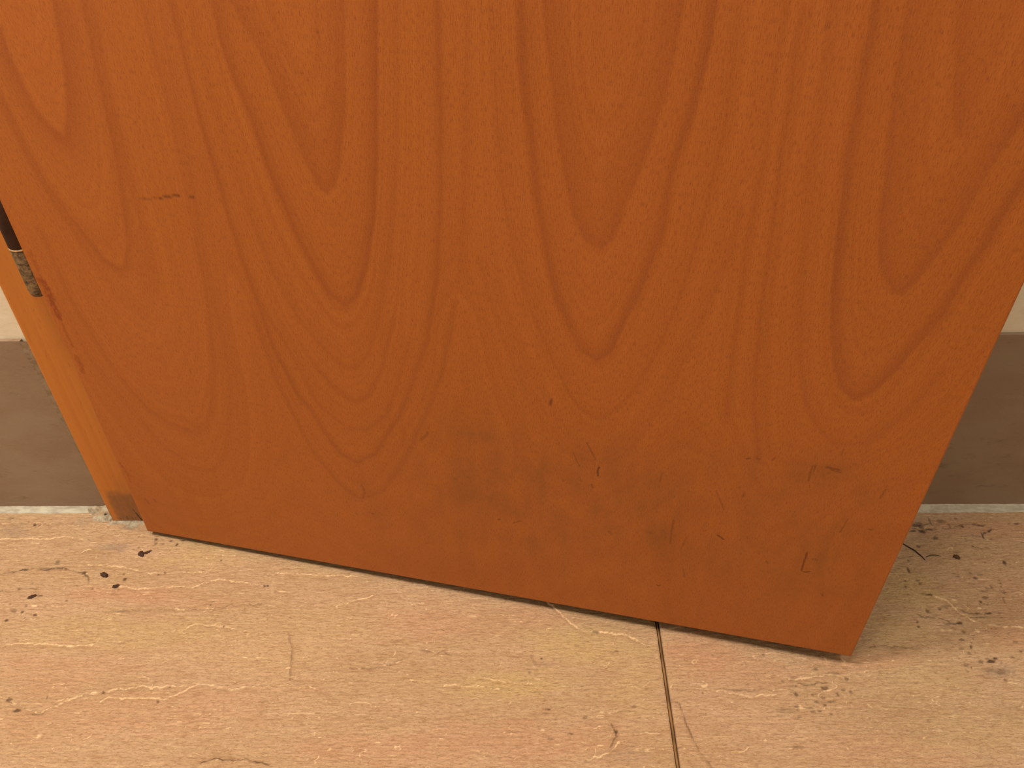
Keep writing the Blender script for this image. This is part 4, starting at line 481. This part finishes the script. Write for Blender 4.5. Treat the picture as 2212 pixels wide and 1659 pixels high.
# ---------------------------------------------------------------- wall with the door opening
YP = 0.6420           # plaster face
OX0, OX1 = -0.4560, 0.3740
w = link('wall_back', bpy.data.meshes.new('wall_back'), M_wall)
def wall_mesh(me):
    xs = [-1.7, OX0 + 0.004, OX1 - 0.004, 1.75]; zs = [-0.005, 2.06, 2.5]; V = []; Fc = []
    def quad(a, b, c, d):
        n = len(V); V.extend([a, b, c, d]); Fc.append((n, n + 1, n + 2, n + 3))
    T = 0.10
    for i in range(3):
        for k in range(2):
            if i == 1 and k == 0: continue
            x0, x1, z0, z1 = xs[i], xs[i + 1], zs[k], zs[k + 1]
            quad((x0, YP, z0), (x1, YP, z0), (x1, YP, z1), (x0, YP, z1))
            quad((x1, YP + T, z0), (x0, YP + T, z0), (x0, YP + T, z1), (x1, YP + T, z1))
    quad((xs[1], YP, zs[0]), (xs[1], YP, zs[1]), (xs[1], YP + T, zs[1]), (xs[1], YP + T, zs[0]))
    quad((xs[2], YP, zs[1]), (xs[2], YP, zs[0]), (xs[2], YP + T, zs[0]), (xs[2], YP + T, zs[1]))
    quad((xs[1], YP, zs[1]), (xs[2], YP, zs[1]), (xs[2], YP + T, zs[1]), (xs[1], YP + T, zs[1]))
    quad((xs[0], YP, zs[0]), (xs[0], YP, zs[2]), (xs[0], YP + T, zs[2]), (xs[0], YP + T, zs[0]))
    quad((xs[3], YP + T, zs[0]), (xs[3], YP + T, zs[2]), (xs[3], YP, zs[2]), (xs[3], YP, zs[0]))
    quad((xs[0], YP, zs[2]), (xs[3], YP, zs[2]), (xs[3], YP + T, zs[2]), (xs[0], YP + T, zs[2]))
    me.from_pydata(V, [], Fc)
wall_mesh(w.data)
tag(w, 'cream plastered wall around the doorway', 'wall', kind='structure')

# the rest of the room, and the dark room beyond the door
for nm, b_, lab in (('wall_far', (-1.7, 1.75, 1.50, 1.56), 'plain wall of the dark room behind the door'),
                    ('wall_front', (-1.7, 1.75, -1.66, -1.60), 'cream wall facing the door'),
                    ('wall_left', (-1.76, -1.7005, -1.66, 1.56), 'cream side wall left of the doorway'),
                    ('wall_right', (1.7505, 1.81, -1.66, 1.56), 'cream side wall right of the doorway')):
    tag(link(nm, box(*b_, -0.008, 2.4995, name=nm), M_wall), lab, 'wall', kind='structure')
tag(link('ceiling', box(-1.76, 1.81, -1.66, 1.56, 2.501, 2.55, name='ceiling'), M_wall), 'cream ceiling above the doorway', 'ceiling', kind='structure')

# ---------------------------------------------------------------- skirting of tall grey tiles
YD = 0.6384
bl = tag(empty('baseboard_left', (-0.80, YD, 0)), 'grey-brown tiled skirting on the wall left of the frame', 'skirting', kind='structure')
br = tag(empty('baseboard_right', (0.80, YD, 0)), 'grey-brown tiled skirting in shade right of the door', 'skirting', kind='structure')

def skirt_tile(x0, x1t, x1b, z1, parent, x0t=None):
    """tile with an optionally oblique right end"""
    x0t = x0 if x0t is None else x0t
    import bmesh
    bm = bmesh.new()
    zb = 0.0035
    zk = 0.094
    pr = [(x0, zb), (x1b, zb), (x1b if x1b == x1t else -0.4672, zk), (x1t, z1), (x0t, z1)]
    fr = [bm.verts.new((a, YD, b)) for a, b in pr]
    bk = [bm.verts.new((a, YP - 0.0002, b)) for a, b in pr]
    bm.faces.new(fr); bm.faces.new(bk[::-1])
    for i in range(5):
        j = (i + 1) % 5
        bm.faces.new((fr[j], fr[i], bk[i], bk[j]))
    bmesh.ops.recalc_face_normals(bm, faces=bm.faces)
    es = [e for e in bm.edges if all(abs(v.co.y - YD) < 1e-6 for v in e.verts)]
    bmesh.ops.bevel(bm, geom=es, offset=0.0009, segments=2, affect='EDGES', profile=0.6)
    me = bpy.data.meshes.new('skirting_tile'); bm.to_mesh(me); bm.free()
    o = link('skirting_tile', me, M_skirt)
    o.parent = parent; o.matrix_parent_inverse = Matrix.Translation(-Vector(parent.location))
    return o

def child(o, parent):
    o.parent = parent; o.matrix_parent_inverse = Matrix.Translation(-Vector(parent.location)); return o

skirt_tile(-1.066, -0.4734, -0.4640, 0.2420, bl)
skirt_tile(-1.70, -1.070, -1.070, 0.2420, bl)
skirt_tile(0.3770, 1.10, 1.10, 0.2452, br)
skirt_tile(1.104, 1.70, 1.70, 0.2452, br)
# mortar filling the wedge between the cut tile end and the frame
n = 60
zz = np.linspace(0.004, 0.2415, n); Vm = []
for i, z in enumerate(zz):
    xl = np.interp(z, [0.004, 0.094, 0.2415], [-0.4640, -0.4672, -0.4732])
    for j, f in enumerate((0.0, 0.2, 0.5, 0.8, 1.0)):
        x = xl - 0.0014 + ((-0.4528) - xl) * f
        y = YD - 0.0001 - 0.0006 * float(vnoise(np.array(z * 180), np.array(f * 3 + 0.3), 4)) 
        Vm.append((x, y, z))
    Vm.append((-0.4528, YP, z))
me = mesh_np('mortar_fill', np.array(Vm), gridquads(6, n))
child(link('mortar_fill', me, M_mortar), bl)

# pale cove of grout along the foot of the skirting
def cove(x0, x1, parent, seed, depth=0.0085, hgt=0.0060):
    xs_ = np.arange(x0, x1, 0.0015); V = []
    prof = [(0.0, 1.0), (0.12, 0.86), (0.3, 0.62), (0.52, 0.42), (0.75, 0.25), (0.93, 0.10), (1.0, -0.08)]
    for x in xs_:
        a = float(fbm(np.array(x * 60), np.array(0.2), 3, seed)); b = float(fbm(np.array(x * 260), np.array(5.2), 2, seed + 3))
        for f, g in prof:
            dd_ = depth * (0.86 + 0.24 * a + 0.06 * b)
            V.append((x, YD + 0.0004 - f * dd_, -0.0006 + g * hgt * (0.9 + 0.12 * b)))
    me = mesh_np('grout_cove', np.array(V), gridquads(len(prof), len(xs_)))
    return child(link('grout_cove', me, M_cement), parent)
cove(-1.45, -0.4545, bl, 5, 0.0072)
cove(0.378, 1.45, br, 9, 0.0092)

# rough lump of cement in the corner beside the frame
def lump():
    gx = np.arange(-488, -404, 0.8); gy = np.arange(600, 641.0, 0.8)
    X, Y = np.meshgrid(gx, gy)
    n = fbm(X / 7, Y / 7, 4, 12); n2 = fbm(X / 2.2, Y / 2.2, 2, 18)
    # main lump against the wall, narrowing to the left; thin smear in front of the frame
    d1 = np.hypot((X + 462) / 19.0, (Y - 636) / 21.0)
    d2 = np.hypot((X + 478) / 14.0, (Y - 636) / 5.0)
    d3 = np.hypot((X + 434) / 28.0, (Y - 618.0) / 5.0)
    d4 = np.hypot((X + 430) / 9.0, (Y - 612.5) / 4.0)
    d = np.minimum(np.minimum(d1, d2), np.minimum(d3, d4 + 0.15)) + 0.7 * (n - 0.5)
    h = 5.5 * (1 - sstep(np.minimum(d1, d2), 0.2, 1.15)) * (0.7 + 0.5 * n) + 0.9 * n2
    h = h * (1 - sstep(d, 0.75, 1.05)) - 1.6 * sstep(d, 0.8, 1.05)
    pitm = np.zeros(X.shape)
    for cx, cy, r in ((-463.5, 627.0, 1.7), (-455.5, 620.8, 1.3)):
        dd_ = np.hypot(X - cx, Y - cy) / r
        m_ = 1 - sstep(dd_, 0.6, 1.2); h -= 2.4 * m_; pitm = np.maximum(pitm, m_)
    V = np.stack([X, Y, h], -1).reshape(-1, 3) / 1000.0
    me = mesh_np('cement_lump', V, gridquads(len(gx), len(gy)))
    attr(me, 'pit', pitm)
    k = NT('lumpy_cement')
    a = k.noise(k.pos((170, 170, 170)), 1.0, 4, 0.65)
    c = k.mix(k.rng(a, 0.35, 0.65), (0.36, 0.345, 0.295), (0.20, 0.175, 0.14))
    b = k.noise(k.pos((60, 60, 60)), 1.0, 3, 0.6)
    c = k.mix(k.rng(b, 0.5, 0.7, 0, 0.5), c, (0.34, 0.24, 0.15))
    c = k.mix(k.attr('pit'), c, (0.008, 0.006, 0.005))
    return child(link('cement_lump', me, k.out(c, 0.85, 0.2, k.bump(a, 0.0006, 1.0))), bl)
lump()

# ---------------------------------------------------------------- door frame posts
FY = 0.6206
def post(name, x0, x1, fine, label):
    e = x1 - x0
    if fine:
        us = np.arange(0.8, e * 1000 - 0.4, 0.8); vs = np.concatenate([np.arange(0.6, 420, 0.8), np.arange(422, 2040, 40), [2050]])
    else:
        us = np.array([0.8, e * 500, e * 1000 - 0.8]); vs = np.array([0.6, 1000, 2050.0])
    X, Z = np.meshgrid(us, vs)
    damp = np.zeros(X.shape); scr = np.zeros(X.shape)
    if fine:
        nn = fbm(X / 9, Z / 6, 3, 3)
        damp = (1 - sstep(Z + 8 * (nn - 0.5), 40, 54)) * sstep(X + 5 * (nn - 0.5), 3, 11)
        damp = np.maximum(damp, 0.5 * (1 - sstep(Z, 40, 90)) * fbm(X / 5, Z / 30, 2, 8) * sstep(X, 10, 25))
        for pts, w_, s_ in [([(30.2, 14), (31.5, 8), (33.6, 0)], 1.3, 1.0), ([(28.5, 20), (29.5, 16)], 0.7, 0.6), ([(18, 8), (18.6, 0)], 0.7, 0.6),
                            ([(24, 7), (24.6, 0)], 0.6, 0.5), ([(10, 5), (10.2, 0)], 0.6, 0.5), ([(27, 6), (27.3, 1)], 0.6, 0.5), ([(0, 26), (0.4, 10), (0.2, 0)], 1.4, 0.8)]:
            paint_line(us, vs, scr, pts, w_, s_)
    V = np.stack([X / 1000 + x0, np.full(X.shape, FY), Z / 1000], -1).reshape(-1, 3)
    nx, ny = len(us), len(vs)
    Q = gridquads(nx, ny); rid = ring_ids(nx, ny); k = len(rid); i = np.arange(k); j = (i + 1) % k
    cx = (x0 + x1) / 2
    P = V[rid]
    c1 = P.copy(); c1[:, 1] += 0.0008
    c1[:, 0] = np.where(P[:, 0] <= V[:, 0].min() + 1e-6, x0, np.where(P[:, 0] >= V[:, 0].max() - 1e-6, x1, P[:, 0]))
    c1[:, 2] = np.where(P[:, 2] <= V[:, 2].min() + 1e-6, -0.0004, P[:, 2])
    c2 = c1.copy(); c2[:, 1] = YP + 0.10
    nb = len(V); V = np.concatenate([V, c1, c2])
    Q = np.concatenate([Q, np.stack([rid[j], rid[i], nb + i, nb + j], -1), np.stack([nb + j, nb + i, nb + k + i, nb + k + j], -1)])
    me = mesh_np(name, V, Q)
    attr(me, 'damp', damp, len(V)); attr(me, 'scratch', scr, len(V))
    return tag(link(name, me, M_frame), label, 'door frame', kind='structure')
post('trim_1', -0.4545, -0.3965, True, 'orange beech door-frame post left of the door, damp-stained at its foot')
post('trim_2', 0.3180, 0.3765, False, 'orange beech door-frame post hidden behind the free edge of the door')
head = link('trim_3', box(-0.3965, 0.3180, FY, YP + 0.10, 1.995, 2.05, 0.001, 'trim'), M_frame)
tag(head, 'orange beech head of the door frame above the door', 'door frame', kind='structure')

# ---------------------------------------------------------------- door leaf
XL, YL = -0.40686, 0.59988
ANG = -math.atan2(0.59988 - 0.43956, 0.31188 - XL)
W = 736.41
door = tag(empty('door_1', (XL, YL, 0), ANG), 'orange-stained beech veneer door standing ajar, scuffed near its foot', 'door', kind='structure')

def gap(u): return 7.6 + (17.6 - 7.6) * u / W

def tps_field(us, vs):
    P = []; Lv = []
    for lv, st, wd, pts in GRAIN:
        for q in pts: P.append(q); Lv.append(lv)
    P = np.array(P) / 100.0; Lv = np.array(Lv)
    sc = np.array([1.0, 0.42])              # grain is long in the vertical
    P = P * sc
    def ker(r2): return 0.5 * r2 * np.log(r2 + 1e-9)
    n = len(P)
    r2 = ((P[:, None] - P[None]) ** 2).sum(-1)
    A = np.zeros((n + 3, n + 3)); A[:n, :n] = ker(r2) + np.eye(n) * 0.012
    A[:n, n] = 1; A[:n, n + 1:] = P; A[n, :n] = 1; A[n + 1:, :n] = P.T
    sol = np.linalg.solve(A, np.concatenate([Lv, [0, 0, 0]]))
    gu = np.arange(-5, W + 10, 4.0); gv = np.arange(-5, 632, 5.0)
    X, Y = np.meshgrid(gu / 100.0, gv / 100.0 * sc[1])
    Z = sol[n] + sol[n + 1] * X + sol[n + 2] * Y
    for i in range(n):
        Z = Z + sol[i] * ker((X - P[i, 0]) ** 2 + (Y - P[i, 1]) ** 2)
    ui = np.clip((us - gu[0]) / 4.0, 0, len(gu) - 1.001); vi = np.clip((np.minimum(vs, 620) - gv[0]) / 5.0, 0, len(gv) - 1.001)
    u0 = ui.astype(int); v0 = vi.astype(int); fu = (ui - u0)[None]; fv = (vi - v0)[:, None]
    return (Z[np.ix_(v0, u0)] * (1 - fu) + Z[np.ix_(v0, u0 + 1)] * fu) * (1 - fv) + (Z[np.ix_(v0 + 1, u0)] * (1 - fu) + Z[np.ix_(v0 + 1, u0 + 1)] * fu) * fv

def make_leaf():
    us = np.linspace(0.8, W - 0.8, 926)
    vs = np.concatenate([np.arange(0.9, 262, 0.8), np.arange(263, 398, 2.0), np.arange(398, 424, 0.8), np.arange(424, 640, 2.0), np.arange(660, 1990, 60), [1990.0]])
    X, Z = np.meshgrid(us, vs)
    ring = tps_field(us, vs)
    band = np.zeros(X.shape)
    for lv, st, wd, pts in GRAIN:
        if st <= 0: continue
        p = np.array(pts); m = wd * 3 + 6
        sx, sy = window(us, vs, p[:, 0].min() - m, p[:, 0].max() + m, p[:, 1].min() - m, min(640, p[:, 1].max() + m))
        Xw, Zw = X[sy, sx], Z[sy, sx]
        d, s, o = polydist(Xw + 2.0 * (fbm(Xw / 8, Zw / 30, 2, 5) - 0.5), Zw, pts)
        # the dark late wood is sharp on the outer side of each arch and fades inwards (a V traced left to right has its inside on the left)
        inner = s
        v = np.where(inner > 0, np.exp(-(d / (wd * 1.5)) ** 1.2), np.exp(-(d / 2.3) ** 2))
        v = v * np.exp(-np.maximum(o, 0) / 12.0)
        v = st * v * (0.8 + 0.4 * fbm(Xw / 20, Zw / 60, 2, 9))
        band[sy, sx] = np.maximum(band[sy, sx], v)
    top = vs > 600
    band[top] = band[np.searchsorted(vs, 590)][None]
    scr = np.zeros(X.shape); chip = np.zeros(X.shape); smu = np.zeros(X.shape)
    for i, (s_, w_, pts) in enumerate(SCRATCH): paint_line(us, vs, scr, pts, w_, s_, 0.35, i)
    for i, (s_, w_, pts) in enumerate(CHIP): paint_line(us, vs, chip, pts, w_, s_, 0.6, 50 + i)
    for cx, cz, rx, rz, s_ in SMUDGE:
        d = ((X - cx) / rx) ** 2 + ((Z - cz) / rz) ** 2
        smu += s_ * np.exp(-d * 0.9)
    smu = np.clip(smu + 0.20 * (1 - sstep(Z, 80, 300)) * sstep(X, 150, 330), 0, 1)
    lift = gap(X) * np.clip(1 - Z / 262.0, 0, 1)
    V = np.stack([X, np.zeros(X.shape), Z + lift], -1).reshape(-1, 3) / 1000.0
    nx, ny = len(us), len(vs)
    Q = gridquads(nx, ny); rid = ring_ids(nx, ny); k = len(rid); i = np.arange(k); j = (i + 1) % k
    P = V[rid]
    c1 = P.copy(); c1[:, 1] += 0.0008
    c1[:, 0] = np.where(P[:, 0] < 0.00081, 0.0, np.where(P[:, 0] > (W - 0.81) / 1000, W / 1000, P[:, 0]))
    bot = np.zeros(k, bool); bot[:nx] = True
    c1[:, 2] = np.where(bot, P[:, 2] - 0.0009, P[:, 2])
    c2 = c1.copy(); c2[:, 1] = 0.0150
    nb = len(V); V = np.concatenate([V, c1, c2])
    Q = np.concatenate([Q, np.stack([rid[j], rid[i], nb + i, nb + j], -1)])
    me = mesh_np('door_panel', V, Q)
    for nme, a in (('ring', ring), ('band', band), ('scratch', scr), ('chip', chip), ('smudge', smu)): attr(me, nme, a, len(V))
    o = link('door_panel', me, M_door, door)
    # lipping: the raw edge of the leaf, and its back
    e0 = np.concatenate([c1, c2])
    Qe = np.stack([j, i, k + i, k + j], -1)
    me = mesh_np('edge_lipping', e0, Qe, False)
    link('edge_lipping', me, M_edge, door)
make_leaf()
link('rebate_core', box(0.013, W / 1000 - 0.013, 0.0148, 0.0400, 0.0125, 1.978, 0.0008, 'rebate_core'), M_edge, door)

# hinge: knuckle barrel in the corner between frame and leaf
def lathe(prof, n=28, name='lathe'):
    V = []; Fc = []
    for r, z in prof:
        for j in range(n):
            t = 2 * math.pi * j / n
            V.append((r * math.cos(t), r * math.sin(t), z))
    for k in range(len(prof) - 1):
        for j in range(n):
            Fc.append((k * n + j, k * n + (j + 1) % n, (k + 1) * n + (j + 1) % n, (k + 1) * n + j))
    Fc.append(tuple(range(n))[::-1]); Fc.append(tuple(range((len(prof) - 1) * n, len(prof) * n)))
    me = bpy.data.meshes.new(name); me.from_pydata(V, [], Fc)
    for f in me.polygons: f.use_smooth = len(f.vertices) == 4
    return me
def mat_worn_metal():
    k = NT('worn_hinge_metal')
    a = k.noise(k.pos((160, 160, 220)), 1.0, 5, 0.7, 0.5)
    c = k.mix(k.rng(a, 0.35, 0.62), (0.22, 0.145, 0.080), (0.050, 0.034, 0.022))
    b = k.noise(k.pos((90, 90, 60)), 1.0, 3, 0.6)
    c = k.mix(k.rng(b, 0.55, 0.7, 0, 0.7), c, (0.17, 0.12, 0.04))
    return k.out(c, k.rng(a, 0.3, 0.7, 0.6, 0.85), 0.3, k.bump(a, 0.0005, 0.8), 0.25)
M_worn = mat_worn_metal()
M_sleeve = mat_simple('hinge_sleeve', (0.055, 0.026, 0.022), (0.038, 0.018, 0.014), (300, 300, 150), 0.75, 0.2, 0.0003)
M_ring = mat_simple('hinge_ring', (0.50, 0.33, 0.17), (0.30, 0.19, 0.09), (400, 400, 400), 0.45, 0.5)
HX, HY = -0.4115, 0.6075
hz = empty('hinge'); hz.parent = door
hl = door.matrix_basis if False else (Matrix.Rotation(-ANG, 4, 'Z') @ Matrix.Translation((-XL, -YL, 0)))
hz.location = hl @ Vector((HX, HY, 0))
HZ0, HZ1 = 0.3190, 0.3655
R0 = 0.0088
link('knuckle', lathe([(R0 * .55, HZ0), (R0 * .86, HZ0 + .0006), (R0 * .98, HZ0 + .003), (R0, HZ0 + .006), (R0, HZ1 - .0015), (R0 * .96, HZ1 - .0006)], name='knuckle'), M_worn, hz)
link('washer', lathe([(R0 * .9, HZ1 - .0007), (R0 * 1.03, HZ1 - .0004), (R0 * 1.03, HZ1 + .0009), (R0 * .9, HZ1 + .0012)], name='washer'), M_ring, hz)
link('sleeve', lathe([(R0 * .9, HZ1 + .0012), (R0 * 1.02, HZ1 + .0018), (R0 * 1.02, HZ1 + .060), (R0 * .9, HZ1 + .062), (R0 * .5, HZ1 + .064)], name='sleeve'), M_sleeve, hz)

# ---------------------------------------------------------------- small dirt lying on the tiles
M_crumb = mat_simple('dark_crumb', (0.030, 0.014, 0.010), (0.060, 0.028, 0.018), (800, 800, 800), 0.8, 0.3)
M_crumb2 = mat_simple('brown_crumb', (0.075, 0.045, 0.018), (0.045, 0.024, 0.010), (800, 800, 800), 0.8, 0.3)
M_hair = mat_simple('dark_strand', (0.030, 0.015, 0.009), (0.045, 0.022, 0.013), (500, 500, 500), 0.6, 0.4)
M_fibre = mat_simple('pale_fibre', (0.80, 0.66, 0.46), (0.70, 0.56, 0.38), (500, 500, 500), 0.7, 0.3)

deps = None
def ground(x, y):
    best = -0.001
    for o in floor_obj.children:
        if o.name.startswith('tile') and len(o.data.vertices) > 5000:
            ok, p, n_, i_ = o.ray_cast(Vector((x, y, 0.1)), Vector((0, 0, -1)))
            if ok: best = max(best, p.z)
    return best

def crumb(x, y, rx, ry, rz, ang, mat, label, seed):
    import bmesh
    bm = bmesh.new(); bmesh.ops.create_icosphere(bm, subdivisions=3, radius=1.0)
    rnd = random.Random(seed); of = rnd.random() * 50
    for v in bm.verts:
        c = v.co
        s = 0.35 + 1.25 * float(fbm(np.array(c.x * 2.4 + of), np.array(c.y * 2.4 + c.z * 2.0), 4, seed, 0.65))
        v.co = (c.x * s * rx, c.y * s * ry, max(c.z, -0.55) * s * rz + rz * 0.45)
    me = bpy.data.meshes.new('crumb'); bm.to_mesh(me); bm.free()
    for f in me.polygons: f.use_smooth = True
    o = link('dirt_crumb', me, mat, None, (x, y, ground(x, y)))
    o.rotation_euler = (0, 0, ang)
    return tag(o, label, 'crumb', 'dirt crumbs on the floor tiles')
cr = {c[0]: (c[1] / 1000, c[2] / 1000) for c in CR}
crumb(*cr['a'], 0.0056, 0.0024, 0.0013, -0.35, M_crumb, 'largest oblong dark crumb on the tile left of the door corner', 1)
crumb(*cr['b'], 0.0026, 0.0042, 0.0012, 0.5, M_crumb, 'dark clump of dirt just below the left bottom corner of the door', 2)
crumb(*cr['b2'], 0.0044, 0.0016, 0.0008, 0.45, M_crumb, 'thin dark flake touching the clump below the left door corner', 3)
crumb(*cr['c'], 0.0036, 0.0018, 0.0010, 0.3, M_crumb, 'small dark crumb at the left end of a pale stone ledge', 4)
crumb(*cr['d'], 0.0044, 0.0019, 0.0010, 0.5, M_crumb, 'dark sliver of dirt nearest the left border of the photo', 5)
crumb(*cr['e'], 0.0034, 0.0026, 0.0014, -0.7, M_crumb2, 'brown crumb with a faint tail on the tile right of the door', 6)

def strand(name, pts, r, mat, label, cat):
    P = []
    for a, b in zip(pts[:-1], pts[1:]):
        for t in (0, 0.5): P.append((a[0] + (b[0] - a[0]) * t, a[1] + (b[1] - a[1]) * t))
    P.append(tuple(pts[-1]))
    P3 = [(x / 1000, y / 1000, ground(x / 1000, y / 1000) + r * 0.9) for x, y in P]
    o = link(name, tube(P3, lambda t: r * (0.45 + 0.8 * math.sin(math.pi * min(0.95, t + 0.08))), 6, name), mat)
    return tag(o, label, cat)
strand('lint_strand', HAIR, 0.00062, M_hair, 'dark curved strand on the floor beside the right edge of the door', 'strand')
strand('lint_strand', HAIR3, 0.0005, M_hair, 'short dark thread trailing right from the end of the curved strand', 'strand')
strand('lint_strand', FIBRE, 0.0004, M_fibre, 'tiny pale fibre on the floor left of the frame', 'fibre')
